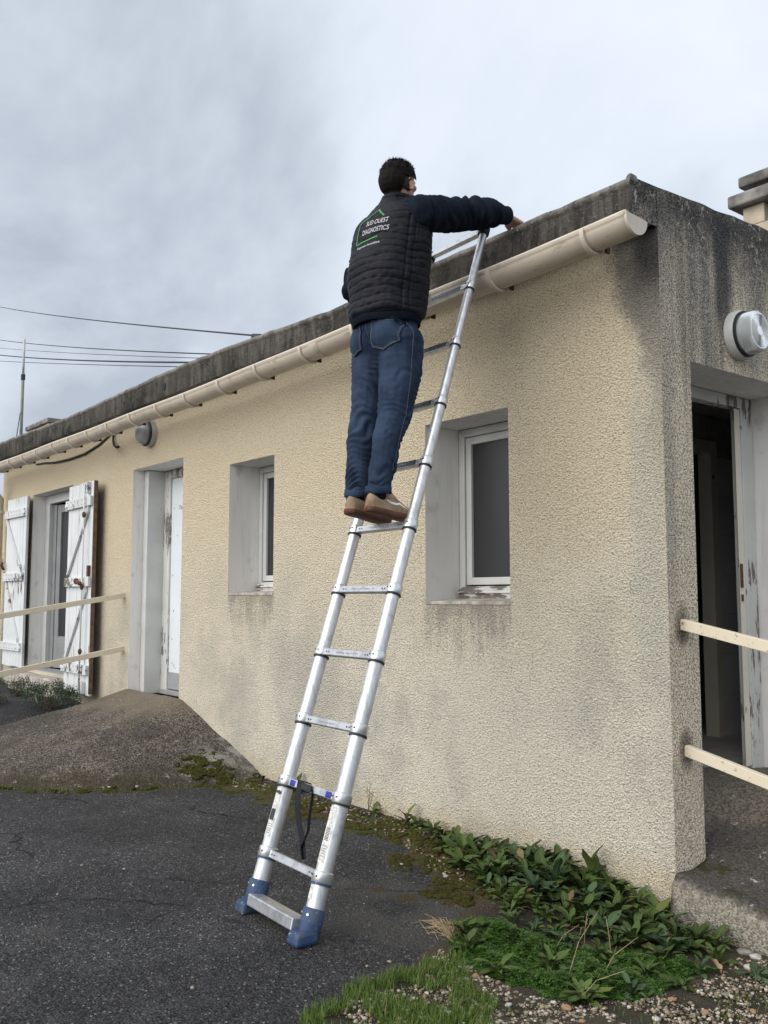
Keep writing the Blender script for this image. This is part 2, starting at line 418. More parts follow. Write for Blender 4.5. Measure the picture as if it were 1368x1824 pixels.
def vnoise(x, y, seed=0):
    """cheap value noise for arrays"""
    x = np.asarray(x, float); y = np.asarray(y, float)
    xi, yi = np.floor(x).astype(np.int64), np.floor(y).astype(np.int64); xf, yf = x-xi, y-yi
    def hsh(a, b):
        n = (a*374761393 + b*668265263 + seed*1442695041) & 0x7fffffff
        n = ((n ^ (n >> 13))*1274126177) & 0x7fffffff
        return ((n ^ (n >> 16)) & 0xffff)/65535.0
    u, w = xf*xf*(3-2*xf), yf*yf*(3-2*yf)
    return (hsh(xi,yi)*(1-u)+hsh(xi+1,yi)*u)*(1-w) + (hsh(xi,yi+1)*(1-u)+hsh(xi+1,yi+1)*u)*w
def fbm(x, y, o=4, seed=0):
    s = 0; a = .5
    for k in range(o): s = s + a*vnoise(x*2**k, y*2**k, seed+k*17); a *= .5
    return s

# ------------------------------------------------------------------ ground
def gh(x, y):
    x = np.asarray(x, float); y = np.asarray(y, float)
    return .27*sstep(-x, 5.6, 8.0) - .11*sstep(x, -.7, .25)*sstep(-y, 2.6, .6)
def pline(x, y, pts):
    """distance from each (x, y) to a polyline"""
    d = np.full(np.shape(x), 1e9)
    for (ax, ay), (bx, by) in zip(pts[:-1], pts[1:]):
        t = np.clip(((x-ax)*(bx-ax)+(y-ay)*(by-ay))/((bx-ax)**2+(by-ay)**2), 0, 1)
        d = np.minimum(d, np.hypot(x-ax-t*(bx-ax), y-ay-t*(by-ay)))
    return d
def inside(x, y, poly):
    c = np.zeros(np.shape(x), bool); n = len(poly)
    for i in range(n):
        (ax, ay), (bx, by) = poly[i], poly[i-1]
        hit = ((ay > y) != (by > y)) & (x < (bx-ax)*(y-ay)/((by-ay) or 1e-9)+ax)
        c ^= hit
    return c
WEED = [(-1.95,.0),(-1.66,-.12),(-1.15,-.39),(-.77,-.55),(-.56,-.60),(-.45,-.80),(-.40,-1.0),(-.27,-1.17),(-.13,-1.18),(.0,-1.15),(.24,-1.10),(.34,-.9),(.43,-.67),(.45,-.42),(.33,-.14),(.10,-.05),(-.1,.0)]
CLOVER = [(-.46,-.88),(-.42,-1.02),(-.27,-1.18),(-.12,-1.20),(.13,-1.20),(.29,-1.09),(.37,-.82),(.45,-.5),(.36,-.30),(.1,-.55),(-.12,-.72),(-.3,-.8)]
GRASS = [(.0,-2.3),(-.06,-2.05),(-.15,-1.85),(-.20,-1.6),(-.26,-1.38),(-.24,-1.20),(-.02,-1.28),(.13,-1.40),(.25,-1.55),(.5,-2.2)]
MOSSL = [(-3.9,-.36),(-3.27,-.24),(-2.5,-.24),(-1.95,-.22),(-1.5,-.34),(-1.15,-.46),(-.75,-.62)]
def lawn_edge(x, y):
    """1 where the ground is bare stony soil, 0 on the asphalt"""
    e = pline(x, y, [(-6,-.0),(-2.6,.0),(-1.2,-.30),(-.66,-.70),(-.42,-1.05),(-.30,-1.35),(-.22,-1.7),(-.06,-2.1),(.1,-3.5)])
    poly = [(-2.6,.4),(-2.6,.0),(-1.2,-.30),(-.66,-.70),(-.42,-1.05),(-.30,-1.35),(-.22,-1.7),(-.06,-2.1),(.1,-4.2),(60,-4.2),(60,.4)]
    sgn = np.where(inside(x, y, poly), 1, -1)
    return e*sgn
def axis(a, b, step, far):
    core = np.arange(a, b+1e-6, step)
    out = [a-.2, a-.6, a-1.5, a-4, a-10, a-30, a-90, -far]; out2 = [b+.2, b+.6, b+1.5, b+4, b+10, b+30, b+90, far]
    return np.array(sorted(out)+list(core)+out2)
gx = axis(-9.6, 1.7, .024, 400); gy = axis(-4.0, .05, .024, 400)
GX, GY = np.meshgrid(gx, gy, indexing='ij')
fade = sstep(-np.abs(GX+4), -9, -6)*sstep(-np.abs(GY), -6, -4)
soil = sstep(lawn_edge(GX, GY) + (fbm(GX*5, GY*5, 4, 3)-.5)*.22, -.03, .05)
GZ = gh(GX, GY) + fade*((fbm(GX*1.3, GY*1.3, 3, 8)-.47)*.02 + (fbm(GX*9, GY*9, 3, 2)-.47)*(.004+.02*soil))
me = grid_mesh('ground', np.stack([GX, GY, GZ], -1))
moss = np.clip(sstep(.27 - pline(GX, GY, MOSSL) + (fbm(GX*4, GY*4, 4, 21)-.5)*.55, .0, .14), 0, 1)
crack = sstep(.035 - pline(GX, GY, [(-5.6,-1.88),(-5.15,-1.90),(-4.8,-1.85),(-4.4,-1.63),(-4.10,-1.38),(-3.84,-.98),(-3.69,-.50),(-3.63,-.05)]) + (fbm(GX*8, GY*8, 3, 5)-.5)*.07, 0, .02)
moss = np.maximum(moss, crack)
moss = np.maximum(moss, sstep(.05 - pline(GX, GY, [(-1.05,-1.15),(-.95,-1.0),(-.8,-.98)]) + (fbm(GX*9, GY*9, 3, 15)-.5)*.16, 0, .05))
dusty = sstep(fbm(GX*2.2, GY*2.2, 4, 31), .44, .60)*sstep(-np.hypot(GX+.75, GY+1.0), -1.0, -.3)
for nm, arr in (('soil', soil), ('moss', moss), ('dusty', dusty)):
    a = me.attributes.new(nm, 'FLOAT', 'POINT'); a.data.foreach_set('value', arr.astype(np.float32).ravel())
g = G('asphalt_and_soil', .9, 0, .3)
v1 = g.voro(135, out='Color'); sep = g.n.new('ShaderNodeSeparateColor'); g.l.new(v1, sep.inputs[0])
vd = g.voro(115); spk = sep.outputs[0]
ag = g.mix(g.ss(spk, .15, .95), (.012, .012, .014), (.066, .065, .067))
ag = g.mix(g.ss(spk, .972, .985), ag, (.22, .21, .195))
ag = g.mix(g.ss(g.noise(1.1, 5, .65), .38, .66), ag, g.hsv(ag, 1.75))
ag = g.mix(g.mul(g.ss(g.noise(6, 5, .7), .56, .66), .5), ag, (.075, .074, .072))
ag = g.mix(g.mul(g.ss(g.noise(.45, 3), .5, .66), .5), ag, (.030, .030, .032))
ag = g.mix(g.mul(g.attr('dusty'), .45), ag, (.105, .10, .088))
wv = g.n.new('ShaderNodeVectorMath'); wv.operation = 'ADD'; wn_ = g.n.new('ShaderNodeTexNoise'); wn_.inputs['Scale'].default_value = 4; wn_.inputs['Detail'].default_value = 5; g.l.new(g.pos(), wn_.inputs['Vector'])
g.l.new(g.scale(wn_.outputs['Color'], (.35, .35, 0)), wv.inputs[0]); g.l.new(g.pos(), wv.inputs[1])
ck = g.voro(.95, vec=wv.outputs[0], feat='DISTANCE_TO_EDGE')
ag = g.mix(g.mul(g.ss(ck, .012, .004), g.ss(g.noise(.8, 2), .46, .56)), ag, (.006, .006, .006))
ag = g.mix(g.mul(g.ss(g.noise(2.3, 6, .72), .55, .68), .38), ag, (.10, .095, .085))
so = g.mix(g.noise(60, 4, .7), (.030, .022, .014), (.125, .10, .068))
so = g.mix(g.ss(g.noise(3.5, 4), .42, .62), so, (.05, .045, .03))
mo = g.mix(g.noise(45, 4, .7), (.040, .024, .010), (.110, .075, .025))
mo = g.mix(g.ss(g.noise(5, 4), .45, .62), mo, (.055, .075, .018))
c = g.mix(g.ss(g.add(g.attr('soil'), g.mul(g.sub(g.noise(38, 4, .7), .5), .9)), .38, .62), ag, so)
c = g.mix(g.ss(g.add(g.attr('moss'), g.mul(g.sub(g.noise(30, 4, .7), .5), 1.2)), .35, .62), c, mo)
g.col(c)
g.bump(g.add(g.mul(vd, -1.2), g.mul(g.noise(35, 5, .75), 1.2)), 1.0, .010)
gobj = link('ground', me, g.m, None, True); tag(gobj, kind='structure')

# ------------------------------------------------------------------ ramps (poured aprons in front of the two doors)
def dist_seg(x, y, x0, x1, sy):
    dx = np.where(x < x0, x0-x, np.where(x > x1, x-x1, 0)); return np.hypot(dx, y*sy)
def ramp_h(x, y):
    d = dist_seg(x, y, -6.25, -5.15, .80)
    k = np.clip(1-(d-.03)/1.50, -1, 1)
    return .49*k + .012*np.sin(np.clip(k, 0, 1)*3.1416)*np.sin(np.clip(k, 0, 1)*6.2832)
def under(x, y):
    """height of what one stands on at (x, y): ground or apron"""
    return np.maximum(gh(x, y), np.where(np.asarray(y) < .4, ramp_h(x, y), -9))
rx = np.arange(-8.0, -3.1, .022); ry = np.concatenate([np.arange(-2.3, .0, .022), [0.0, .34]])
RX, RY = np.meshgrid(rx, ry, indexing='ij')
RZ = ramp_h(RX, RY) + (fbm(RX*7, RY*7, 4, 6)-.5)*.022 + (fbm(RX*1.7, RY*1.7, 3, 16)-.45)*.05*np.clip(ramp_h(RX, RY)/.15, 0, 1)*np.clip((.47-ramp_h(RX, RY))/.1, 0, 1)
inrec = (RY > 0)
RZ = np.where(inrec & ((RX < -6.28) | (RX > -5.19)), -.4, RZ)
RZ = RZ - .035*sstep(.06-RZ, -.02, .06)*np.clip((fbm(RX*5, RY*5, 4, 26)-.3)*3, 0, 1)
RZ = np.maximum(RZ, gh(RX, RY)-.06)
g = G('washed_aggregate_concrete', .95, 0, .2)
X, Yy, Z = g.xyz()
v1 = g.voro(95, out='Color'); sep = g.n.new('ShaderNodeSeparateColor'); g.l.new(v1, sep.inputs[0])
c = g.mix(g.ss(g.add(sep.outputs[1], g.mul(g.sub(g.noise(20, 4, .7), .5), .8)), .1, .95), (.036, .031, .027), (.24, .20, .165))
c = g.mix(g.ss(sep.outputs[0], .90, .95), c, (.34, .31, .28))
c = g.mix(g.mul(g.ss(g.noise(1.4, 5, .6), .42, .64), .6), c, (.050, .046, .042))
c = g.mix(g.mul(g.ss(g.noise(2.6, 4, .6), .58, .68), .55), c, (.050, .052, .020))
c = g.mix(g.mul(g.mul(g.ss(g.add(Z, g.mul(g.sub(g.noise(5, 4, .65), .5), .22)), .28, .46), g.band(X, -6.8, -4.9, .3)), .75), c, g.mix(g.noise(30, 3), (.20, .165, .115), (.29, .245, .18)))
c = g.mix(g.mul(g.ss(g.add(X, g.mul(Yy, 1.0)), -4.65, -4.15), g.ss(g.noise(5, 5, .7), .43, .57)), c, (.34, .325, .30))
c = g.mix(g.mul(g.ss(g.add(Z, g.mul(g.sub(g.noise(7, 5, .7), .5), .30)), .13, .02), .8), c, g.mix(g.noise(50, 4, .7), (.028, .022, .013), (.075, .062, .03)))
c = g.mix(g.mul(g.ss(g.noise(11., 5, .7), .64, .67), .8), c, (.36, .35, .32))
c = g.mix(g.ss(g.noise(34., 3, .6), .70, .73), c, (.40, .38, .35))
g.col(c); g.bump(g.add(g.mul(g.voro(95), -1), g.mul(g.noise(28, 5, .75), 1.6)), 1.0, .012)
M['ramp'] = g.m
o = link('door_ramp', grid_mesh('door_ramp', np.stack([RX, RY, RZ], -1)), g.m, None, True); tag(o, kind='structure')
# end door
def ramp2_h(x, y):
    top = .115 + .305*sstep(y, .10, .95) - .16*np.clip(x, 0, 9)*sstep(y, .0, .6) - .11*np.clip(x, 0, 9)*(1-sstep(y, 0, .6))
    rec = np.where(x < 0, (.415-(.115+.305*sstep(y, .1, .95)))*sstep(-x, 0, .30), 0)
    return top + rec
ex = np.concatenate([[-.50, -.31], np.arange(-.30, 2.4, .018)]); ey = np.arange(-.045, 2.2, .018)
EX, EY = np.meshgrid(ex, ey, indexing='ij')
edge_wob = (fbm(EX*6, EY*0, 3, 4)-.5)*.05
EZ = ramp2_h(EX, EY) + (fbm(EX*8, EY*8, 4, 9)-.5)*.022 - .05*sstep(-EY+edge_wob, .0, .045)
EZ = np.where((EX < -.001) & ((EY < .26) | (EY > 1.35)), -.3, EZ)
V = np.stack([EX, EY, EZ], -1)
side = V[:, :1].copy(); side[..., 2] = np.minimum(side[..., 2], -.22); side[..., 1] -= .025
sm = [side]
for t in (.25, .5, .75):
    q = V[:, :1]*t + side*(1-t); q[..., 1] += (fbm(q[..., 0]*9, q[..., 2]*9, 3, 2)-.5)*.02; sm.append(q)
V = np.concatenate(sm + [V], 1)
g = G('end_apron_concrete', .95, 0, .2)
X, Yy, Z = g.xyz()
v1 = g.voro(110, out='Color'); sep = g.n.new('ShaderNodeSeparateColor'); g.l.new(v1, sep.inputs[0])
c = g.mix(g.ss(sep.outputs[1], .1, .95), (.10, .088, .070), (.24, .205, .16))
c = g.mix(g.mul(g.ss(g.add(Z, g.mul(g.sub(g.noise(5, 4), .5), .16)), .31, .22), .85), c, g.mix(sep.outputs[0], (.03, .029, .026), (.11, .10, .09)))
c = g.mix(g.mul(g.ss(g.noise(7, 4, .6), .56, .64), g.band(Yy, .0, .35, .1)), c, (.045, .045, .018))
c = g.mix(g.mul(g.ss(g.noise(16, 5, .7), .635, .66), .8), c, (.44, .43, .41))
sidec = g.mix(g.ss(sep.outputs[1], .1, .95), (.17, .155, .125), (.36, .33, .27))
c = g.mix(g.ss(g.add(Yy, g.mul(g.sub(g.noise(25, 3), .5), .04)), -.015, -.05), c, sidec)
g.col(c); g.bump(g.add(g.mul(g.voro(110), -1), g.mul(g.noise(45, 4, .7), .9)), .9, .008)
o = link('end_door_ramp', grid_mesh('end_door_ramp', V), g.m, None, True); tag(o, kind='structure')

# ------------------------------------------------------------------ the bungalow
BL, BD = -10.7, 6.0
house = empty('bungalow', (0, 0, 0), 'long low beige roughcast bungalow with flat roof and dark weathered parapet', 'building')
def wall_cells(us, vs, holes, place):
    m = MB()
    for a, b in zip(us[:-1], us[1:]):
        for c0, d0 in zip(vs[:-1], vs[1:]):
            cu, cv = (a+b)/2, (c0+d0)/2
            if any(h[0] < cu < h[1] and h[2] < cv < h[3] for h in holes): continue
            m.quad(*[place(*q) for q in ((a, c0), (b, c0), (b, d0), (a, d0))])
    bm = bmesh.new(); bm.from_mesh(m.mesh('w')); bmesh.ops.remove_doubles(bm, verts=bm.verts, dist=1e-4)
    me = bpy.data.meshes.new('wall'); bm.to_mesh(me); bm.free(); return me
HOLES = [(-1.77,-1.04,1.375,2.503), (-4.30,-3.585,1.437,2.535), (-6.30,-5.176,.40,2.705), (-9.40,-8.0,.51,2.714)]
us = sorted({BL, 0.0} | {h[0] for h in HOLES} | {h[1] for h in HOLES}); vs = sorted({-.6, 3.26} | {h[2] for h in HOLES} | {h[3] for h in HOLES})
link('wall', wall_cells(us, vs, HOLES, lambda u, v: (u, 0, v)), M['front'], house)
EH = [(.25, 1.36, -.2, 2.605)]
us = sorted({0.0, BD, .25, 1.36}); vs = [-.6, -.2, 2.605, 3.40]
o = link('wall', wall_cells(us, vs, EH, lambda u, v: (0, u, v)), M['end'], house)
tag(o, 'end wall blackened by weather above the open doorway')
link('wall', MB().quad((BL,BD,-.5),(BL,0,-.5),(BL,0,3.3),(BL,BD,3.3)).quad((0,BD,-.5),(BL,BD,-.5),(BL,BD,3.3),(0,BD,3.3)).mesh('wall'), M['front'], house)
# parapet slab over the long wall, with a slightly wandering top edge
px = np.concatenate([np.arange(BL, -.02, .05), [-.004]])
prof = []
for x in px:
    top = 3.462 + .016*math.sin(x*1.1+.4) + .020*(vnoise(x*.9, 0, 3)-.5) + .012*(vnoise(x*9., 0, 5)-.5)
    top -= .030*math.exp(-((x+2.5)/.8)**2)
    w = .0016*(vnoise(x*3, 3, 7)-.5)
    prof.append([(x, -.035, 3.252), (x, -.2+w, 3.252), (x, -.2+w, top-.045), (x, -.215+w, top-.040), (x, -.212+w, top-.008), (x, -.19, top), (x, .22, top+.01), (x, .22, 3.25)])
V = np.array(prof); pm = grid_mesh('parapet', V)
bm = bmesh.new(); bm.from_mesh(pm); bm.verts.ensure_lookup_table()
for row in (0, len(px)-1):
    bm.faces.new([bm.verts[row*8+k] for k in range(8)])
bmesh.ops.recalc_face_normals(bm, faces=bm.faces); bm.to_mesh(pm); bm.free()
par = link('parapet', pm, M['parapet'], house)
pm.materials.append(M['end']); pm.polygons[-1].material_index = 1
# loose piece at the corner
m = MB(); m.hexa([(-.045,-.208,3.44),(.003,-.206,3.43),(.004,-.14,3.43),(-.045,-.15,3.44),(-.03,-.204,3.476),(-.006,-.204,3.480),(-.004,-.15,3.476),(-.03,-.155,3.478)])
m.build('corner_stone', M['parapet'], par, bev=.012)
# end parapet, its top edge wandering
V = []
for y in np.arange(.0, BD, .05):
    z = 3.466 + .052*min(1, y/1.1) + .012*(vnoise(y*7, 1, 4)-.5)
    V.append([(.0, y, 3.40), (.001, y, z-.012), (-.010-.006*vnoise(y*12, 2, 1), y, z), (-.22, y, z), (-.22, y, 3.30)])
link('parapet', grid_mesh('parapet', np.array(V)), M['end'], house)
link('roof', MB().box(BL+.01, -.22, .22, BD-.01, 3.27, 3.33).mesh('roof'), M['parapet'], house)
# drain holes in the parapet
m = MB()
for x, z, r in ((-5.188, 3.343, .032), (-5.90, 3.285, .022), (-6.10, 3.34, .014), (-8.91, 3.35, .02)):
    m.tube([(x, -.206, z), (x, -.2005, z)], r, 14)
m.build('drain_hole', M['dark'], par)

# --- openings: reveals
def reveal(x0, x1, z0, z1, d, sill_drop=0.02, mat=None, bottom=True):
    m = MB(); e_ = .0
    m.quad((x0,0,z0),(x0,0,z1),(x0,d,z1),(x0,d,z0)); m.quad((x1,0,z0),(x1,d,z0),(x1,d,z1),(x1,0,z1))
    m.quad((x0,0,z1),(x1,0,z1),(x1,d,z1),(x0,d,z1))
    if bottom: m.quad((x0,0,z0),(x0,d,z0+sill_drop),(x1,d,z0+sill_drop),(x1,0,z0))
    return m.build('reveal', mat or M['reveal'], house)
for h, d in zip(HOLES, (.30, .30, .34, .22)):
    reveal(*h, d, bottom=h[2] > 1)
def ledge(x0, x1, z):
    m = MB(); m.hexa([(x0+.002,-.005,z-.016),(x1-.002,-.005,z-.016),(x1-.002,.30,z+.0),(x0+.002,.30,z+.0),(x0+.002,-.005,z+.004),(x1-.002,-.005,z+.004),(x1-.002,.30,z+.024),(x0+.002,.30,z+.024)])
    return m.build('sill', M['sillstone'], house, bev=.003)
ledge(-1.77, -1.04, 1.375); ledge(-4.30, -3.585, 1.437)

def window(x0, x1, z0, z1, y, open_gap=0):
    """fixed frame with one casement; returns the frame object"""
    t = .05
    m = MB()
    m.box(x0, x0+t, y, y+.06, z0, z1).box(x1-t, x1, y, y+.06, z0, z1).box(x0+t, x1-t, y, y+.06, z1-t, z1).box(x0+t, x1-t, y, y+.06, z0, z0+t*.8)
    f = m.build('window', M['white'], house, bev=.004)
    # casement
    s = MB(); a, b, c, d = x0+t+.004, x1-t-.004, z0+t+.03, z1-t-.004; w = .048; yy = y+.012
    s.box(a, a+w, yy, yy+.045, c, d).box(b-w, b, yy, yy+.045, c, d).box(a+w, b-w, yy, yy+.045, d-w, d).box(a+w, b-w, yy, yy+.045, c, c+w)
    s.build('casement', M['white'], f, bev=.004)
    MB().hexa([(a-.03, y-.05, c-.052),(b+.03, y-.05, c-.052),(b+.03, yy+.03, c-.052),(a-.03, yy+.03, c-.052),(a-.03, y-.045, c-.04),(b+.03, y-.045, c-.04),(b+.03, y+.01, c-.006),(a-.03, y+.01, c-.006)]).build('weather_bar', M['sillwood'], f, bev=.004)
    MB().box(a+w, b-w, yy+.02, yy+.026, c+w, d-w).build('pane', M['glass'], f)
    MB().box(x0+.02, x1-.02, y-.03, y+.0, z0-.012, z0+.035).build('sill_board', M['sillwood'], f, bev=.004)
    m = MB()
    for i in range(7):
        m.box(a+w*.3, a+w*.3+.012, yy-.004, yy, c+.1+i*.12, c+.11+i*.12)
    return f
window(-1.765, -1.045, 1.402, 2.498, .29)
window(-4.295, -3.59, 1.462, 2.53, .29)
# dark closed rooms behind the two windows, the white door and the French door
def room(x0, x1, y0, y1, z0, z1, mat):
    m = MB(); m.quad((x0,y1,z0),(x1,y1,z0),(x1,y1,z1),(x0,y1,z1)).quad((x0,y0,z0),(x0,y1,z0),(x0,y1,z1),(x0,y0,z1)).quad((x1,y0,z0),(x1,y0,z1),(x1,y1,z1),(x1,y1,z0))
    m.quad((x0,y0,z0),(x1,y0,z0),(x1,y1,z0),(x0,y1,z0)).quad((x0,y0,z1),(x0,y1,z1),(x1,y1,z1),(x1,y0,z1))
    return m.build('room', mat, house)
room(-2.6, -.98, .37, .93, .42, 2.9, M['dimwall'])
room(-4.6, -2.65, .37, 2.4, .42, 2.9, M['dimwall'])
room(-9.6, -7.6, .24, 2.4, .42, 2.9, M['dark'])

# --- white flush door
yd = .30
m = MB(); m.box(-6.298, -6.20, .12, yd+.04, .44, 2.70).build('door_post', M['white'], house, bev=.006)
m = MB(); m.box(-6.20, -6.065, yd, yd+.07, .45, 2.70).box(-5.235, -5.178, yd, yd+.07, .45, 2.70).box(-6.065, -5.235, yd, yd+.07, 2.615, 2.70)
m.build('door_frame', M['peeling'], house, bev=.006)
dr_ = MB().box(-6.063, -5.237, yd+.02, yd+.06, .50, 2.613).build('door', M['door'], house, bev=.004)
MB().box(-6.055, -5.245, yd+.012, yd+.0195, .495, .66).build('kick_plate', M['greyplate'], dr_, bev=.001)
MB().box(-6.18, -5.19, yd-.02, yd+.08, .44, .485).build('threshold', M['greyplate'], house, bev=.004)
m = MB()
for x, z in ((-6.01, 2.30), (-6.012, 1.62), (-5.98, 1.26), (-5.93, 2.02), (-6.0, .98), (-5.95, .72), (-5.92, .70), (-5.99, .74)):
    s_ = rng.uniform(.006, .013)
    m.box(x, x+s_*.7, yd+.0175, yd+.0196, z, z+s_*1.6)
m.build('paint_chip', M['brownwood'], dr_)['kind'] = 'stuff'
MB().tube([(-5.33, yd+.02, 1.50), (-5.33, yd-.03, 1.50), (-5.44, yd-.035, 1.50)], .009, 8).build('handle', M['lampbody'], dr_, True)
def text_mesh(body, size, xs=1.0):
    cu = bpy.data.curves.new('lettering', 'FONT'); cu.body = body; cu.size = size; cu.resolution_u = 3; cu.offset = 0.0
    ob = bpy.data.objects.new('tmp_text', cu); COL.objects.link(ob)
    dg = bpy.context.evaluated_depsgraph_get(); me = bpy.data.meshes.new_from_object(ob.evaluated_get(dg))
    bpy.data.objects.remove(ob); bpy.data.curves.remove(cu)
    for v in me.vertices: v.co.x *= xs
    me.materials.clear(); return me
tm = text_mesh('Toilettes', .075, .9)
for v in tm.vertices:
    x, y = v.co.x, v.co.y; v.co = (-5.90 + x, yd+.0185, 2.285 + y*.8 + .05*x)
link('lettering', tm, M['ink'], dr_)
# --- French door: step, frame, one leaf ajar
MB().box(-9.62, -7.86, -.17, .10, .22, .475).build('step', M['sillstone'], house, bev=.02)
MB().box(-9.395, -8.005, .02, .24, .42, .515).build('threshold', M['greyplate'], house, bev=.004)
m = MB(); yf = .16
m.box(-9.395, -9.25, yf, yf+.07, .515, 2.712).box(-8.08, -8.003, yf, yf+.07, .515, 2.712).box(-9.25, -8.08, yf, yf+.07, 2.60, 2.712)
m.build('door_frame', M['white'], house, bev=.005)
m = MB(); m.box(-9.22, -9.13, yf+.05, yf+.10, .53, 2.585); leaf = m.build('french_door', M['pvc'], house, bev=.004)
# leaf swung a little inwards
def leafpt(u, w, z): return (-9.12 + u*math.cos(R(12)), yf+.06 + u*math.sin(R(12)) + w, z)
def leafbox(m, u0, u1, w0, w1, z0, z1):
    m.hexa([leafpt(u0,w0,z0),leafpt(u1,w0,z0),leafpt(u1,w1,z0),leafpt(u0,w1,z0),leafpt(u0,w0,z1),leafpt(u1,w0,z1),leafpt(u1,w1,z1),leafpt(u0,w1,z1)])
m = MB(); leafbox(m, .0, .085, 0, .045, .53, 2.58); leafbox(m, .085, .60, 0, .045, 2.48, 2.58); leafbox(m, .085, .60, 0, .045, .53, .92); leafbox(m, .50, .60, 0, .045, .92, 2.48)
lf = m.build('french_door', M['pvc'], house, bev=.004)
m = MB(); leafbox(m, .085, .50, .018, .026, .92, 2.48); m.build('pane', M['glass'], lf)
m = MB(); leafbox(m, .13, .46, -.008, -.001, .58, .86); m.build('panel', M['pvc'], lf, bev=.004)

# --- shutters
def shutter(x0, x1, z0, z1, hinge_left, tilt, label):
    """ledged and braced, folded back on the wall; planks are sub-parts"""
    W = x1-x0; yb, yf_ = -.055, -.088
    root = None; n = 7
    def P(x, y, z):                       # the leaf stands a little off the wall at its free edge
        fx = (x-x0)/W if hinge_left else (x1-x)/W
        return (x, y - tilt*fx, z)
    def bx(m, a, b, y0, y1, c, d, da=0):
        m.hexa([P(a,y1,c),P(b,y1,c+da),P(b,y0,c+da),P(a,y0,c),P(a,y1,d),P(b,y1,d+da),P(b,y0,d+da),P(a,y0,d)])
    m = MB(); bx(m, x0+.01, x1-.01, yb+.006, yb-.002, z0+.02, z1-.02)
    root = m.build('shutter', M['brownwood'], house); root['label'] = label
    w = W/n
    for i in range(n):
        m = MB(); dz = rng.uniform(-.006, .006)
        bx(m, x0+i*w+.0022, x0+(i+1)*w-.0022, yb-.002, yf_ - rng.uniform(0, .003), z0+dz, z1+dz)
        m.build('plank', M['shutter'], root, bev=.003)
    H = z1-z0
    for zz in (z0+.115*H, z0+.525*H, z1-.095*H):
        m = MB(); bx(m, x0+.0, x1-.03, yf_-.004, yf_-.034, zz-.052, zz+.052); m.build('batten', M['shutter_batten'], root, bev=.004)
    def brace(za, zb, a, b):
        m = MB(); t = .036; y0, y1 = yf_-.004, yf_-.031
        m.hexa([P(a,y1,za-t),P(b,y1,zb-t),P(b,y0,zb-t),P(a,y0,za-t),P(a,y1,za+t),P(b,y1,zb+t),P(b,y0,zb+t),P(a,y0,za+t)])
        m.build('brace', M['shutter_batten'], root, bev=.003)
    zl, zm, zu = z0+.115*H+.08, z0+.525*H, z1-.095*H-.08
    if hinge_left:
        brace(zl, zm-.08, x0+.06, x1-.12); brace(zm+.08, zu, x0+.06, x1-.12)
    else:
        brace(zm-.08, zl, x0+.10, x1-.14); brace(zu, zm+.08, x0+.06, x1-.10)
    bm_ = MB()
    for zz in (z0+.115*H, z1-.095*H):     # strap hinges and pintles
        hx = x0 if hinge_left else x1
        s_ = 1 if hinge_left else -1
        bm_.tube([P(hx-s_*.035, yf_-.01, zz-.055), P(hx-s_*.035, yf_-.01, zz+.055)], .018, 10)
        a_, b_ = sorted((hx-s_*.03, hx+s_*.10)); bx(bm_, a_, b_, yf_-.034, yf_-.039, zz-.018, zz+.018)
    bm_.build('hinge', M['shutter'], root)
    if hinge_left:                          # espagnolette on the free edge
        bm_ = MB(); xr = x1-.16
        bm_.tube([P(xr, yf_-.055, z0+.05), P(xr, yf_-.055, z1-.03)], .010, 8); bm_.build('bolt_rod', M['shutter_batten'], root, True)
        for zz in (z0+.20*H, z0+.50*H, z1-.16*H): MB().tube([P(xr, yf_-.055, zz-.03), P(xr, yf_-.055, zz), P(xr, yf_-.055, zz+.03)], [.014, .024, .014], 8).build('bolt_guide', M['rust'], root, True)
        k = MB(); k.tube([P(xr-.12, yf_-.075, z0+.525*H), P(xr+.02, yf_-.085, z0+.515*H)], .022, 8); k.tube([P(xr-.15, yf_-.07, z0+.53*H), P(xr-.11, yf_-.08, z0+.525*H)], .03, 8)
        k.build('bolt_handle', M['rust'], root, True)
        k = MB(); bx(k, x1-.10, x1-.05, yf_-.003, yf_-.03, z0+.54*H, z0+.60*H); k.build('latch_plate', M['rust'], root)
        
        for za, zb in ((z1-.13, z1-.01), (z0+.01, z0+.14)):
            k = MB(); bx(k, xr-.03, xr+.05, yf_-.003, yf_-.045, za, zb); k.build('bolt_keep', M['shutter_batten'], root, bev=.004)
    else:
        k = MB(); k.tube([P(x0+.03, yf_-.03, z0+.57*H), P(x0+.03, yf_-.06, z0+.60*H), P(x0+.05, yf_-.05, z0+.62*H)], [.016, .022, .012], 8); k.build('catch', M['rust'], root, True)
    m = MB()                                # nail heads
    for zz in (z0+.115*H, z0+.525*H, z1-.095*H):
        for i in range(n-1):
            for dz in (-.025, .025):
                p = P(x0+(i+.5)*w, yf_-.034, zz+dz); m.tube([p, (p[0], p[1]-.003, p[2])], .006, 6)
    m.build('nail', M['iron'], root)['kind'] = 'stuff'
    m = MB(); a_ = x1+.001 if hinge_left else x0-.006
    return root
shutter(-7.865, -7.02, .37, 2.665, True, .035, 'weathered right-hand shutter with rusty bolt and bare brown edge')
shutter(-10.14, -9.365, .53, 2.70, False, .01, 'white shutter with Z-shaped bracing on the far side of the French door')
MB().hexa([(-7.019,-.132,.39),(-7.006,-.132,.39),(-7.006,-.088,.39),(-7.019,-.088,.39),(-7.019,-.132,2.66),(-7.006,-.132,2.66),(-7.006,-.088,2.66),(-7.019,-.088,2.66)]).build('shutter_stop', M['brownwood'], house, bev=.003)

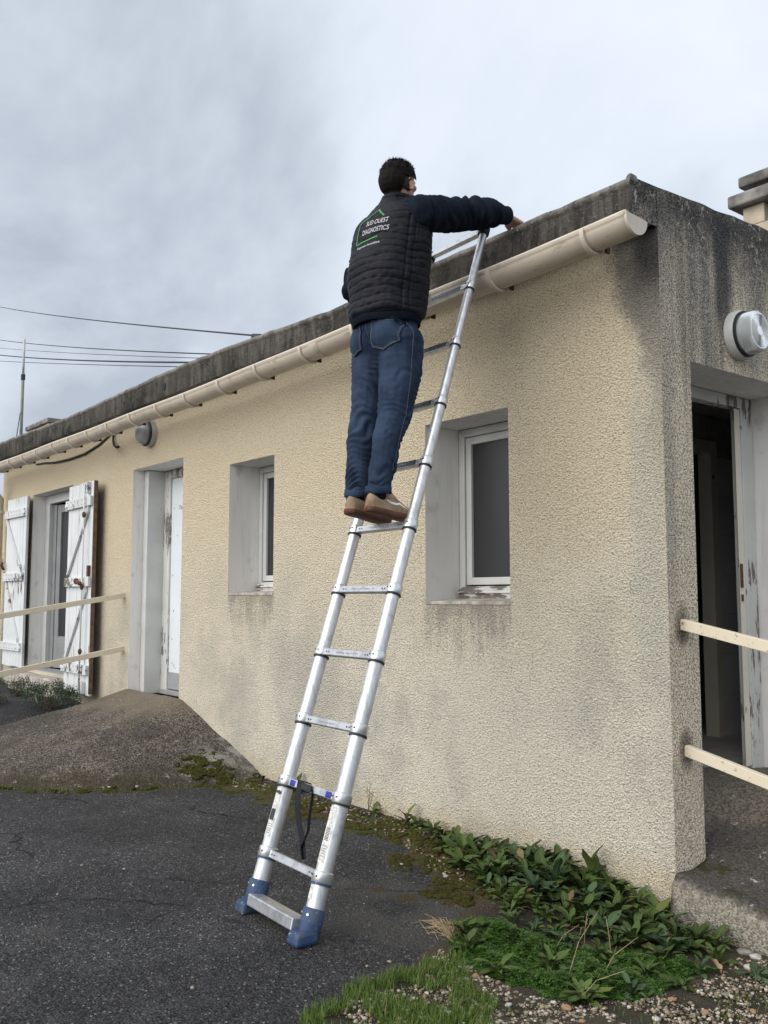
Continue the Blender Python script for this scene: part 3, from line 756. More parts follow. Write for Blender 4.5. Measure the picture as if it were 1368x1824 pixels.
# --- gutter
def gz(x): return float(np.interp(x, [-10.7, -6.5, -3.8, -2.2, -.84, .1], [3.108, 3.104, 3.112, 3.142, 3.164, 3.186])) + .003*math.sin(x*3.1)
GC, GR = -.300, .077
xs = list(np.arange(-10.65, .08, .12)) + [.085]
V = []
for x in xs:
    z = gz(x); row = []
    for a in np.linspace(0, 180, 17): row.append((x, GC + GR*math.cos(R(a)), z - GR*math.sin(R(a))))
    for a in (200, 290, 20, 110):           # the rolled front bead
        row.append((x, GC - GR + .012*math.cos(R(a)) , z + .010 + .012*math.sin(R(a))))
    V.append(row)
gut = link('gutter', grid_mesh('gutter', np.array(V)), M['gutter'], house, True)
sol = gut.modifiers.new('thickness', 'SOLIDIFY'); sol.thickness = .004; sol.offset = 1
m = MB(); z = gz(.085); pts = [(.0, GC+GR*1.06*math.cos(R(a)), z-GR*1.06*math.sin(R(a))) for a in np.linspace(0, 180, 21)] + [(.0, GC-GR*1.1, z+.018), (0, GC-GR*.7, z+.012), (0, GC+GR*.7, z+.004)]
b = 0; m.v = [(.080, p[1], p[2]) for p in pts] + [(.094, p[1], p[2]) for p in pts]; k = len(pts)
m.f = [tuple(range(k-1, -1, -1)), tuple(range(k, 2*k))] + [(i, (i+1) % k, k+(i+1) % k, k+i) for i in range(k)]
m.build('end_cap', M['gutter_light'], gut)
bead = MB(); bead.tube([(x, GC-GR-.003, gz(x)+.012) for x in xs], .0105, 10); bead.build('bead', M['gutter_light'], gut, True)
def hoop(x, r, w):
    m = MB(); z = gz(x); A = np.linspace(-14, 188, 24)
    for rr, ww in ((r, w), ):
        o_ = [(GC + rr*math.cos(R(a)), z - rr*math.sin(R(a))) for a in A]; i_ = [(GC + (rr-.013)*math.cos(R(a)), z-(rr-.013)*math.sin(R(a))) for a in A]
        for (p, q), (s_, t_) in zip(zip(o_[:-1], o_[1:]), zip(i_[:-1], i_[1:])):
            m.hexa([(x-ww, p[0], p[1]), (x+ww, p[0], p[1]), (x+ww, q[0], q[1]), (x-ww, q[0], q[1]), (x-ww, s_[0], s_[1]), (x+ww, s_[0], s_[1]), (x+ww, t_[0], t_[1]), (x-ww, t_[0], t_[1])])
    return m
for x in (-.163,-.808,-1.45,-2.05,-2.65,-3.263,-3.834,-4.42,-4.978,-5.548,-6.099,-6.629,-7.158,-7.662,-8.207,-8.696,-9.215,-9.75,-10.2):
    b_ = hoop(x, GR+.019, .012).build('bracket', M['gutter_light'], gut)
    z = gz(x); MB().box(x+.032, x+.046, -.258, -.230, z-.086, z-.045).build('hook', M['iron'], gut, bev=.002)
for x in (-2.5, -6.25): hoop(x, GR+.007, .05).build('joint_sleeve', M['gutter'], gut)
# downpipe at the far end
dp = MB(); dp.tube([(-10.45, -.26, 3.04), (-10.45, -.26, 2.92), (-10.47, -.10, 2.75), (-10.47, -.09, .2)], .045, 14)
dpo = dp.build('downpipe', M['gutter'], house, True)
for z in (2.55, 1.9, .9):
    MB().tube([(-10.47, -.09, z), (-10.47, -.09, z+.03)], .052, 14).build('pipe_clip', M['gutter_light'], dpo)

# --- end doorway: reveal, frame, leaf standing open, room behind
m = MB(); d = -.31
m.quad((0,.25,-.2),(d,.25,-.2),(d,.25,2.605),(0,.25,2.605)).quad((0,1.36,-.2),(0,1.36,2.605),(d,1.36,2.605),(d,1.36,-.2)).quad((0,.25,2.605),(d,.25,2.605),(d,1.36,2.605),(0,1.36,2.605))
m.build('reveal', M['reveal'], house)
m = MB(); x0, x1 = -.37, -.30
m.box(x0, x1, .252, .30, .38, 2.603).box(x0, x1, 1.235, 1.358, .38, 2.603).box(x0, x1, .30, 1.235, 2.535, 2.603)
m.build('door_frame', M['peeling'], house, bev=.006)
m = MB(); m.hexa([(-.665,1.895,.43),(-.305,1.165,.43),(-.305,1.225,.43),(-.625,1.915,.43),(-.665,1.895,2.53),(-.305,1.165,2.53),(-.305,1.225,2.53),(-.625,1.915,2.53)])
ed = m.build('door', M['doorcream'], house, bev=.004); ed['label'] = 'cream door leaf standing open into the dark room'
MB().box(-.304, -.299, 1.172, 1.198, 1.46, 1.60).box(-.304, -.298, 1.178, 1.194, 1.38, 1.42).build('latch', M['rust'], ed)
m = MB()                                      # room shell: floor, ceiling, far walls
m.quad((-3.6,.05,2.75),(-.38,.05,2.75),(-.38,5.2,2.75),(-3.6,5.2,2.75)).quad((-3.6,.95,.2),(-3.6,5.2,.2),(-3.6,5.2,2.75),(-3.6,.95,2.75)).quad((-3.6,5.2,.2),(-.38,5.2,.2),(-.38,5.2,2.75),(-3.6,5.2,2.75)).quad((-.95,.05,.2),(-.95,.05,2.75),(-.38,.05,2.75),(-.38,.05,.2)).quad((-.95,.05,.2),(-.95,.95,.2),(-.95,.95,2.75),(-.95,.05,2.75)).quad((-3.6,.95,.2),(-3.6,.95,2.75),(-.95,.95,2.75),(-.95,.95,.2))
m.quad((-.38,1.36,.2),(-.38,5.2,.2),(-.38,5.2,2.75),(-.38,1.36,2.75)).quad((-.38,.05,.2),(-.38,.25,.2),(-.38,.25,2.75),(-.38,.05,2.75)).quad((-.38,.25,2.6),(-.38,1.36,2.6),(-.38,1.36,2.75),(-.38,.25,2.75))
m.build('room', M['dimwall'], house)
fl = MB().box(-3.6, -.30, .05, 5.2, .30, .398).build('floor', M['floortile'], house)
for i in range(8):
    for j in range(8):
        MB().box(-.312-.3*(i+1)+.0022, -.312-.3*i-.0022, .26+.3*j+.0022, .26+.3*(j+1)-.0022, .3985, .4035).build('tile', M['floortile'], fl)
# partition with a second doorway, tiled on this side
PX = -1.15
part = MB().box(PX-.08, PX, .96, 1.35, .40, 2.74).box(PX-.08, PX, 2.33, 5.15, .40, 2.74).box(PX-.08, PX, 1.35, 2.33, 2.52, 2.74).build('partition', M['dimwall'], house)
MB().box(PX-.09, PX+.018, 2.24, 2.33, .40, 2.56).box(PX-.09, PX+.018, 1.35, 1.42, .40, 2.56).box(PX-.09, PX+.018, 1.42, 2.24, 2.46, 2.56).build('door_frame', M['doorcream'], house, bev=.004)
for j in range(7):
    for i in range(4):
        z0 = .405+.292*j
        MB().box(PX+.001, PX+.009, 2.335+.42*i, 2.335+.42*(i+1)-.003, z0, z0+.289).build('tile', M['tile'], part, bev=.0015)

# --- chimneys
def chimney(x0, x1, y0, y1, zb, zt, slabs, mat, cap, opening=None, label=None):
    m = MB()
    if opening:
        o0, o1 = opening; m.box(x0, x1, y0, y1, zb, o0); w = .16
        for a, b in ((x0, x0+w), (x1-w, x1)):
            for c, d_ in ((y0, y0+w), (y1-w, y1)): m.box(a, b, c, d_, o0+.0005, o1)
        m.box(x0+w+.02, x1-w-.02, y0+.25, y1-.25, o0+.001, o1)
    else: m.box(x0, x1, y0, y1, zb, zt)
    c = m.build('chimney', mat, house, bev=.008); c['label'] = label
    for a, z0, z1, e_ in slabs:
        s_ = MB().box(x0-e_, x1+e_, y0-e_, y1+e_, z0, z1).build('cap_slab', cap, c, bev=.014)
    return c
cream = simple('chimney_render', (.50, .43, .33), .9, 0, .25, 5, .5, 60)
capm = simple('lichened_slab', (.19, .18, .165), .95, 0, .6, 9, .7, 50)
chimney(-.705, .35, 2.06, 2.75, 3.3, 4.14, [(0, 4.142, 4.232, .075), (0, 4.29, 4.37, .02)], cream, capm, (4.00, 4.141), 'chimney stack with two concrete slabs over its flue openings')
chimney(-.60, .25, 2.14, 2.66, 4.232, 4.291, [], capm, capm, label='narrow neck between the two chimney slabs')
chimney(-10.45, -9.62, .24, .50, 3.3, 3.72, [(0, 3.721, 3.785, .04)], cream, capm, label='low capped chimney stub by the far end of the parapet')

# ------------------------------------------------------------------ things fixed to the house
def bulkhead(loc, axis_y, label, mats, r=.135):
    """round wall lamp; axis points away from the wall"""
    t = empty('wall_lamp', loc, label, 'wall lamp'); L = Vector(loc)
    ax = Vector((0, -1, 0)) if axis_y else Vector((1, 0, 0)); up = Vector((0, 0, 1)); sd_ = ax.cross(up)
    def lathe(prof, n=40):
        m = MB()
        for (d_, rr) in prof:
            for k in range(n):
                a = 2*math.pi*k/n; m.v.append(tuple(L + ax*d_*(1 if axis_y else .84) + (up*math.sin(a)+sd_*math.cos(a))*rr))
        for i in range(len(prof)-1):
            for k in range(n): m.f.append((i*n+k, i*n+(k+1) % n, (i+1)*n+(k+1) % n, (i+1)*n+k))
        m.f.append(tuple(range((len(prof)-1)*n, len(prof)*n))); m.f.append(tuple(reversed(range(n)))); return m
    return t, lathe
t, la = bulkhead((.0, .70, 2.815), False, 'round bulkhead lamp with ribbed clear glass above the open end doorway', None)
smooth_by_angle(la([(.0, .128), (.004, .134), (.052, .132), (.060, .126), (.060, .118)]).build('lamp_base', M['lampbody'], t))
smooth_by_angle(la([(.061, .124), (.070, .126), (.074, .122), (.074, .112)]).build('ring', M['black'], t))
prof = [(.074, .112), (.085, .113)]
for i in range(14):
    prof += [(.088+.0048*i, .1125), (.0904+.0048*i, .1105)]
prof += [(.158, .104), (.164, .096)]
for rr in np.arange(.092, .03, -.006): prof += [(.1655, rr), (.1625, rr-.003)]
prof += [(.166, .022)]
smooth_by_angle(la(prof).build('lamp_glass', M['lampglass'], t), 60)
smooth_by_angle(la([(.070, .110), (.077, .109), (.078, .06), (.092, .045), (.093, .0)]).build('reflector', M['lampinner'], t))
t, la = bulkhead((-5.88, 0, 3.02), True, 'dull grey frosted wall lamp under the gutter above the white door', None)
smooth_by_angle(la([(0, .125), (.05, .128), (.058, .12), (.058, .11)]).build('lamp_base', M['lampbody'], t))
smooth_by_angle(la([(.056, .128), (.066, .130), (.07, .124), (.07, .10)]).build('ring', M['black'], t))
la([(.07, .115), (.09, .114), (.115, .106), (.135, .09), (.148, .065), (.154, .03), (.155, .008)]).build('lamp_glass', M['lampfrost'], t, True)

def catenary(a, b, sag, n=24):
    a, b = Vector(a), Vector(b)
    return [a.lerp(b, i/n) - Vector((0, 0, 4*sag*(i/n)*(1-i/n))) for i in range(n+1)]
cb = MB(); cb.tube([(-9.3,-.012,3.10),(-9.0,-.014,3.085),(-8.6,-.014,3.048),(-8.1,-.014,3.03),(-7.63,-.014,3.035),(-7.2,-.014,3.085),(-6.98,-.014,3.135),(-6.75,-.02,3.20)], .011, 8)
tag(cb.build('wall_cable', M['iron'], None, True), 'grey cable sagging along the wall under the gutter', 'cable')
cb = MB(); cb.tube([(-6.79,-.02,3.21),(-6.80,-.02,3.14),(-6.78,-.03,3.07),(-6.71,-.045,3.01),(-6.62,-.055,2.975),(-6.56,-.06,2.972)], [.014,.014,.013,.013,.014,.016], 8)
tag(cb.build('cable_end', M['black'], None, True), 'short black cut cable end poking out under the gutter', 'cable')

# handrails
def handrail(rails, axis_dir, length, slope, label, posts):
    (p0, s0) = rails[0]
    t = empty('handrail', p0, label, 'handrail')
    ends = []
    for p, s_ in rails:
        p = Vector(p); q = p + Vector(axis_dir)*length - Vector((0, 0, s_*length))
        MB().bar(p, q, .036, .052).build('rail', M['rail'], t, bev=.003); ends.append((p, q))
        f = MB(); 
    for k in posts:
        a = ends[0][0].lerp(ends[0][1], k)
        MB().box(a.x-.022, a.x+.022, a.y-.022, a.y+.022, float(min(gh(a.x, a.y), 0))-.15, a.z-.027).build('post', M['rail'], t, bev=.003)
    return t
handrail([((-.004, .114, 1.272), .205), ((-.004, .118, .668), .22)], (1, 0, 0), 1.55, .2, 'cream rust-spotted handrail of two bars fixed beside the open end doorway', (.97,))
handrail([((-6.442, .004, 1.428), .163), ((-6.438, .004, .886), .163)], (0, -1, 0), 2.35, .163, 'cream two-bar handrail in front of the shuttered French door', (.97,))

# aerial mast and wires
t = empty('aerial_mast', (-10.5, .15, 3.33), 'thin pale mast standing on the far end of the roof', 'mast')
MB().tube([(-10.5,.15,3.30),(-10.5,.15,4.55)], .021, 10).build('lower_tube', simple('mast_grey_green', (.20, .22, .19), .6, 0, .2, 8), t, True)
MB().tube([(-10.5,.15,4.50),(-10.5,.15,5.04)], .016, 10).build('upper_tube', simple('mast_pale', (.50, .52, .46), .6, 0, .2, 8), t, True)
MB().box(-10.525,-10.475,.125,.175,4.45,4.53).build('clamp', M['iron'], t, bev=.004)
MB().tube([(-10.5,.13,3.98),(-10.62,.12,3.6),(-10.66,.10,3.35),(-10.58,.0,3.28)], .007, 6).build('stay_cable', M['iron'], t, True)
wireM = simple('black_wire', (.03, .03, .033), .6)
t = empty('wire_bracket', (-6.45, 1.25, 3.33), 'short steel bracket on the roof holding the overhead wires', 'bracket')
MB().tube([(-6.45,1.25,3.32),(-6.45,1.25,4.15)], .02, 8).build('post', M['iron'], t, True)
for a, b, r, sag, lab in (
    ((-21.8,3.0,8.11), (-6.45,1.25,4.15), .008, .16, 'upper of the bundled overhead wires crossing behind the mast'),
    ((-21.8,3.0,7.87), (-6.45,1.25,4.10), .0045, .10, 'thin overhead wire between the two thicker bundled wires'),
    ((-21.78,3.0,7.71), (-6.45,1.25,4.06), .012, .16, 'thickest overhead wire of the bundle behind the mast'),
    ((-21.76,3.0,7.50), (-6.45,1.25,4.00), .006, .06, 'lowest thin overhead wire crossing behind the mast')):
    far = Vector(a) + (Vector(a)-Vector(b))*.8 + Vector((0, 0, .9*sag))     # they run on to the pole out of the picture
    tag(MB().tube(catenary(far, b, sag, 40), r, 6).build('overhead_wire', wireM, None, True), lab, 'wire', 'overhead wires behind the roof')
t = tag(MB().tube(catenary((-34.2,4.92,12.80), (-4.03,.12,3.62), .13, 40), .008, 6).build('overhead_wire', wireM, None, True), 'topmost single wire ending at a black insulator on the parapet', 'wire', 'overhead wires behind the roof')
MB().tube([(-4.20,.15,3.665),(-4.03,.12,3.615),(-3.98,.10,3.55)], [.02,.024,.012], 8).build('insulator', M['black'], t, True)

t = empty('utility_pole', (-34.1, 4.5, .27), 'tall grey pole far to the left carrying the overhead wires', 'pole')
MB().tube([(-34.1,4.5,.0),(-34.1,4.5,13.2)], [.16,.10], 12).build('post', simple('pole_grey', (.20, .19, .17), .9, 0, .3, 3), t, True)
MB().box(-34.2,-34.0,4.2,5.1,12.70,12.82).build('crossarm', M['iron'], t, bev=.01)

# ------------------------------------------------------------------ the ladder
RB = Vector((-.613, -1.670, .0)); RT = Vector((-.8665, -.347, 3.436))
rd = (RT-RB).normalized(); RL = (RT-RB).length
LW = Vector((-.476, .028, .0)); lw = LW.normalized()
ln_ = lw.cross(rd).normalized()
if ln_.y > 0: ln_ = -ln_               # towards the climber
KN = [.263, .587, .888, 1.225, 1.554, 1.888, 2.232, 2.582, 2.941, 3.302, 3.672]
def rad(k): return .0385 - .00175*k
lad = empty('telescopic_ladder', (-.85, -1.66, 0), 'tall silver telescopic ladder with blue feet leaning on the parapet', 'ladder')
for s in (0, 1):
    base = RB + LW*s
    lv = [.035] + KN
    for k in range(11):
        a, b = lv[k], lv[k+1]; r = rad(k)
        m = MB(); mid = (a+b)/2 + .02
        m.tube([base+rd*a, base+rd*(mid-.0015)], r, 28); m.tube([base+rd*(mid+.0015), base+rd*b], r, 28)
        m.tube([base+rd*(mid-.002), base+rd*(mid+.002)], r*.975, 24, False)
        smooth_by_angle(m.build('tube', M['alu'], lad))
    for k in range(10):
        h = KN[k]; r = rad(k)
        c_ = MB(); c_.tube([base+rd*(h-.030), base+rd*(h-.027), base+rd*(h+.012), base+rd*(h+.016)], [r*1.10, r*1.16, r*1.16, r*1.06], 28)
        co = smooth_by_angle(c_.build('collar', M['alu_collar'], lad))
        rg = MB(); rg.tube([base+rd*(h-.039), base+rd*(h-.030)], r*1.19, 24)
        smooth_by_angle(rg.build('ring', M['black'] if k != 0 else M['blue'], co))
        rv = MB()
        for aa in (-.35, .35):
            n_ = (ln_*math.cos(aa) + lw*math.sin(aa)*(1 if s else -1))
            p = base+rd*(h-.006)+n_*r*1.155; rv.tube([p, p+n_*.0025], .0045, 8)
        rv.build('rivet', M['iron'], co)['kind'] = 'stuff'
    cp = MB(); p = base + rd*KN[10]; r = rad(10)
    cp.tube([p-rd*.035, p-rd*.03, p+rd*.012, p+rd*.022], [r*1.35, r*1.5, r*1.5, r*.9], 20)
    smooth_by_angle(cp.build('end_cap', M['black'], lad))
for k, h in enumerate(KN):
    r = rad(min(k, 9)) if k < 10 else .018
    a = RB + rd*(h-.008) - lw*0 + lw*r*.92; b = RB + LW + rd*(h-.008) - lw*r*.92
    hw = .034 if k < 10 else .030
    m = MB().bar(a, b, .030, hw, rd)       # box section: depth along the ladder normal, height up the rail
    rung = m.build('rung', M['alu_rung'], lad, bev=.004)
    if k < 10:
        rv = MB()
        for f in (.07, .12, .88, .93):
            q = a.lerp(b, f) + ln_*.0148; rv.tube([q, q+ln_*.002], .004, 8)
        rv.build('rivet', M['iron'], rung)['kind'] = 'stuff'
        if k >= 6:
            q0, q1 = a.lerp(b, .10) + ln_*.0152, a.lerp(b, .90) + ln_*.0152
            MB().bar(q0, q1, .0012, .027, rd).build('rung_label', M['rung_label'], rung)
        if k in (2, 3, 4, 5, 6, 7, 8, 9):
            ik = MB(); u = .28
            while u < .74:                  # worn, unreadable print on the rung face
                w_ = rng.uniform(.008, .022)
                if rng.random() < .75:
                    hh = rng.uniform(.003, .009); q = a.lerp(b, u) + ln_*.0162 + rd*rng.uniform(-.004, .004); q2 = a.lerp(b, u+w_*.8) + ln_*.0162 + rd*rng.uniform(-.004, .004)
                    ik.quad(q-rd*hh/2, q2-rd*hh/2, q2+rd*hh/2, q+rd*hh/2)
                u += w_
            ik.build('worn_print', M['ink_grey'], rung)
        if k == 1:
            for f in (.13, .90):
                q = a.lerp(b, f); MB().bar(q-lw*.022, q+lw*.022, .040, .026, rd).build('release_button', M['blue2'], rung, bev=.005)
# feet and stabiliser bar
for s in (0, 1):
    base = RB + LW*s; r = rad(0)
    m = MB(); m.tube([base+rd*.030, base+rd*.036, base+rd*.128, base+rd*.134], [r*1.16, r*1.24, r*1.24, r*1.12], 28)
    ft = smooth_by_angle(m.build('foot', M['blue'], lad))
    m = MB(); c0 = base + Vector((0, -.012, .0)); w = .046; dx = -lw*(1 if s == 0 else -1)
    x_, y_ = lw, Vector((-lw.y, lw.x, 0)); y_ = y_ if y_.y < 0 else -y_
    P_ = lambda u, v, z: c0 + x_*u + y_*v + Vector((0, 0, z))
    m.hexa([P_(-w,-.045,.002),P_(w,-.045,.002),P_(w,.062,.002),P_(-w,.062,.002),P_(-w*.95,-.05,.060),P_(w*.95,-.05,.060),P_(w*.92,.050,.055),P_(-w*.92,.050,.055)])
    m.build('foot_shoe', M['blue'], ft, bev=.014)
    rv = MB(); 
    for aa in (-.5, .5):
        n_ = (ln_*math.cos(aa) + lw*math.sin(aa)); p = base + rd*.108 + n_*r*1.24; rv.tube([p, p+n_*.003], .005, 8)
    rv.build('rivet', M['alu_collar'], ft)['kind'] = 'stuff'
a = RB + lw*.040 + Vector((0, -.008, .062)); b = RB + LW - lw*.040 + Vector((0, -.008, .062))
MB().bar(a, b, .078, .050, Vector((0, .22, 1))).build('stabiliser_bar', M['alu_rung'], lad, bev=.005)
# worn stickers on the lower tubes
def sticker(s, h0, h1, a0, a1, r, mat, name, parent, jag=True):
    base = RB + LW*s; V = []
    side = lw if s else lw
    for i, h in enumerate(np.linspace(h0, h1, 10)):
        row = []
        for aa in np.linspace(a0, a1, 9):
            n_ = ln_*math.cos(aa) + side*math.sin(aa); row.append(tuple(base + rd*(h + (rng.uniform(-.004, .004) if jag and i in (0, 9) else 0)) + n_*r))
        V.append(row)
    return link(name, grid_mesh(name, np.array(V)), mat, parent, True)
r0 = rad(1)
for s, a0, a1 in ((1, -.75, .55), (0, -.7, .55)):
    st_ = sticker(s, .315 if s else .31, .545, a0, a1, r0+.0006, M['sticker'], 'worn_sticker', lad); st_['label'] = 'scuffed white sticker with torn black print'
    if s: 
        sticker(s, .395, .445, -.55, .25, r0+.0012, M['ink'], 'print_block', st_); sticker(s, .515, .528, -.7, .3, r0+.0012, M['ink'], 'print_block', st_)
    for i in range(5): sticker(s, .335+.010*i, .339+.010*i, .25-.8, .2-.1*(i % 2), r0+.0012, M['ink_grey'], 'print_line', st_, False)
    if not s:
        for i in range(9): sticker(s, .40+.006*i, .403+.006*i, -.5, .1, r0+.0012, M['ink'], 'print_line', st_, False)
sticker(0, .165, .235, -.3, .7, rad(0)+.0006, M['sticker'], 'worn_sticker', lad)
# strap over the second rung
a = RB + rd*(KN[1]-.008); mid = a.lerp(a+LW, .56)
def ribbon(pts, wdir, w, th=.003):
    m = MB(); pts = [Vector(p) for p in pts]
    for p, q in zip(pts[:-1], pts[1:]):
        n_ = (q-p).cross(wdir).normalized()*th/2; u = wdir*w/2
        m.hexa([p-u-n_, p+u-n_, p+u+n_, p-u+n_, q-u-n_, q+u-n_, q+u+n_, q-u+n_])
    return m
t = empty('strap', mid, 'black webbing strap looped over the second rung and hanging down', 'strap')
q = mid + lw*.055
wrap = [q + ln_*.021 + rd*(.0), q + ln_*.021 + rd*.021, q - ln_*.02 + rd*.021, q - ln_*.02 - rd*.02, q + ln_*.021 - rd*.02, q + ln_*.022 + rd*.002]
m = ribbon(wrap, lw, .045, .004)
hang = [q + ln_*.026 + rd*.018]
for i, (dx_, dn) in enumerate(((.004,.004),(.007,.006),(.006,.004),(.003,.0),(-.004,-.004),(-.014,-.006),(-.022,-.006),(-.028,-.004))):
    hang.append(q + ln_*(.026+dn) - lw*(.0+dx_*-1.2) - Vector((0,0,.04*(i+1))))
k = ribbon(hang, (lw + Vector((0,-.12,0))).normalized(), .040, .003); b0 = len(m.v); m.v += k.v; m.f += [tuple(i+b0 for i in f) for f in k.f]
m.build('loop', M['strap'], t, bev=.001)
q2 = mid - lw*.045
hang = [q2 + ln_*.012 + rd*.0, q2 + ln_*.02 - Vector((0,0,.05)), q2 + lw*.016 + ln_*.02 - Vector((0,0,.11)), q2 + lw*.030 + ln_*.02 - Vector((0,0,.19)), q + ln_*.024 - lw*.018 - Vector((0,0,.27)), hang[-1]]
ribbon(hang, (lw*.55 + Vector((.0,.8,0))).normalized(), .030, .003).build('tail', M['strap'], t)
MB().bar(mid+ln_*.024 - lw*.045, mid+ln_*.024+lw*.04, .006, .030, rd).build('buckle', M['black'], t, bev=.004)

# ------------------------------------------------------------------ the man on the ladder
def sphere_arrays(nu=14, nv=9):
    V = [(0, 0, 1)]
    for j in range(1, nv):
        for i in range(nu):
            a, b = math.pi*j/nv, 2*math.pi*i/nu; V.append((math.sin(a)*math.cos(b), math.sin(a)*math.sin(b), math.cos(a)))
    V.append((0, 0, -1)); F = []
    for i in range(nu): F.append((0, 1+i, 1+(i+1) % nu))
    for j in range(nv-2):
        for i in range(nu):
            a, b = 1+j*nu+i, 1+j*nu+(i+1) % nu; F.append((a, a+nu, b+nu)); F.append((a, b+nu, b))
    e_ = len(V)-1; o_ = 1+(nv-2)*nu
    for i in range(nu): F.append((e_, o_+(i+1) % nu, o_+i))
    return np.array(V), np.array(F)
SV, SF = sphere_arrays()
class Blob:
    """a soft shape: many overlapping balls, fused into one skin"""
    def __init__(s): s.V = []; s.F = []; s.n = 0
    def ell(s, c, r, rot=None):
        v = SV*np.array(r if hasattr(r, '__len__') else (r,)*3)
        if rot is not None: v = v @ np.array(rot.to_matrix() if hasattr(rot, 'to_matrix') else rot).T
        s.V.append(v+np.array(c)); s.F.append(SF+s.n); s.n += len(SV); return s
    def cone(s, p, q, r0, r1, flat=None):
        p, q = np.array(p, float), np.array(q, float); L = np.linalg.norm(q-p); k = max(2, int(L/(min(r0, r1)*.35))+1)
        for t in np.linspace(0, 1, k): s.ell(p+(q-p)*t, r0+(r1-r0)*t)
        return s
    def chain(s, pts, rs):
        for p, q, a, b in zip(pts[:-1], pts[1:], rs[:-1], rs[1:]): s.cone(p, q, a, b)
        return s
    def mesh(s, name, voxel, smooth=6):
        me = np_mesh(name, np.concatenate(s.V), np.concatenate(s.F)); o = bpy.data.objects.new('tmp', me); COL.objects.link(o)
        m = o.modifiers.new('r', 'REMESH'); m.mode = 'VOXEL'; m.voxel_size = voxel
        if smooth: k = o.modifiers.new('s', 'SMOOTH'); k.iterations = smooth; k.factor = .5
        dg = bpy.context.evaluated_depsgraph_get(); r = bpy.data.meshes.new_from_object(o.evaluated_get(dg)); r.name = name
        bpy.data.objects.remove(o); bpy.data.meshes.remove(me); return r
def displace(me, fn):
    n = len(me.vertices); co = np.empty(n*3, np.float32); me.vertices.foreach_get('co', co); co = co.reshape(-1, 3)
    no = np.empty(n*3, np.float32); me.vertex_normals.foreach_get('vector', no); no = no.reshape(-1, 3)
    co = co + no*fn(co, no)[:, None]; me.vertices.foreach_set('co', co.astype(np.float32).ravel()); me.update()

man = empty('person', (-.94, -1.0, 1.775), 'man in dark quilted vest and blue jeans reaching over the parapet from the ladder', 'person')
def hand(b, wrist, knuck, side, down, curl, spread=.021, L=1.0):
    """palm from wrist to the knuckles, four fingers and a thumb; side points to the thumb"""
    w, k = Vector(wrist), Vector(knuck); f = (k-w).normalized(); sd_ = Vector(side).normalized(); dn = Vector(down).normalized()
    for i in range(4):
        off = sd_*(1.5-i)*spread
        b.cone(w+sd_*(1.5-i)*spread*.55, k+off, .017, .0125)
        ln3 = [(.042,.028,.022),(.047,.031,.023),(.043,.029,.022),(.034,.022,.019)][i]; d_ = f.copy(); p = k+off; r = .0102 if i < 3 else .009; ax = f.cross(dn)
        for j, l in enumerate(ln3):
            d_ = Matrix.Rotation(curl[j], 3, ax) @ d_; q = p+d_*l*L; b.cone(p, q, r, r*.9); p = q; r *= .92
    t0 = w.lerp(k, .25)+sd_*.026; t1 = t0+(f*.6+sd_*.75).normalized()*.036+dn*.004; t2 = t1+(f*.9+sd_*.3+dn*.2).normalized()*.030; t3 = t2+(f*.95+dn*.3).normalized()*.024
    b.chain([w.lerp(k, .2)+sd_*.01, t0, t1, t2, t3], [.018, .016, .0125, .0115, .0095])
HC = Vector((-1.000, -.845, 3.590)); HT = Matrix.Rotation(R(10), 3, 'Z') @ Matrix.Rotation(R(-6), 3, 'X')
def hp(x, y, z): return tuple(HC + HT @ Vector((x, y, z)))
SHR, ELR, WRR = (-.825,-.86,3.36), (-.812,-.52,3.452), (-.822,-.245,3.518)
SHL, ELL, WRL = (-1.195,-.86,3.36), (-1.345,-.88,3.10), (-1.335,-.60,2.97)
b = Blob()
b.ell(hp(0,-.008,.012), (.074,.096,.098), HT).ell(hp(0,.030,-.045), (.056,.062,.062), HT).ell(hp(0,.055,-.085), (.032,.030,.024), HT)
b.cone(hp(0,.083,.012), hp(0,.104,-.028), .010, .013).ell(hp(0,.076,.028), (.048,.014,.010), HT).ell(hp(0,.084,-.060), (.022,.010,.006), HT).ell(hp(0,.082,-.070), (.020,.010,.006), HT)
for s in (-1, 1): b.ell(hp(s*.045,.055,-.015), (.022,.022,.018), HT)
b.chain([(-1.008,-.865,3.42), (-1.004,-.855,3.50), hp(0,-.018,-.05)], [.070,.057,.056])
b.ell((-1.01,-.88,3.32), (.19,.10,.11)).ell((-1.008,-.91,3.05), (.155,.105,.20)).ell((-1.005,-.93,2.80), (.16,.11,.13))
b.chain([SHR, ELR, WRR], [.055,.042,.027]).chain([SHL, ELL, WRL], [.055,.042,.028])
for hip, kn, an in (((-.905,-.93,2.70),(-.885,-1.0,2.31),(-.85,-1.11,1.93)), ((-1.105,-.93,2.70),(-1.115,-.99,2.31),(-1.04,-1.10,1.93))):
    b.chain([hip, kn, an], [.085,.055,.042])
    b.cone(an, (an[0], an[1]+.11, 1.845), .04, .03)
hand(b, (-.822,-.215,3.512), (-.822,-.130,3.494), (-1,.1,0), (0,0,-1), (.10,.16,.16))
hand(b, (-1.338,-.585,2.965), (-1.338,-.515,2.93), (0,.15,1), (1,.0,-.0), (.8,1.2,.9), .020)
bm_ = b.mesh('person_body', .0058, 4)
body = link('body', bm_, M['skin'], man, True)
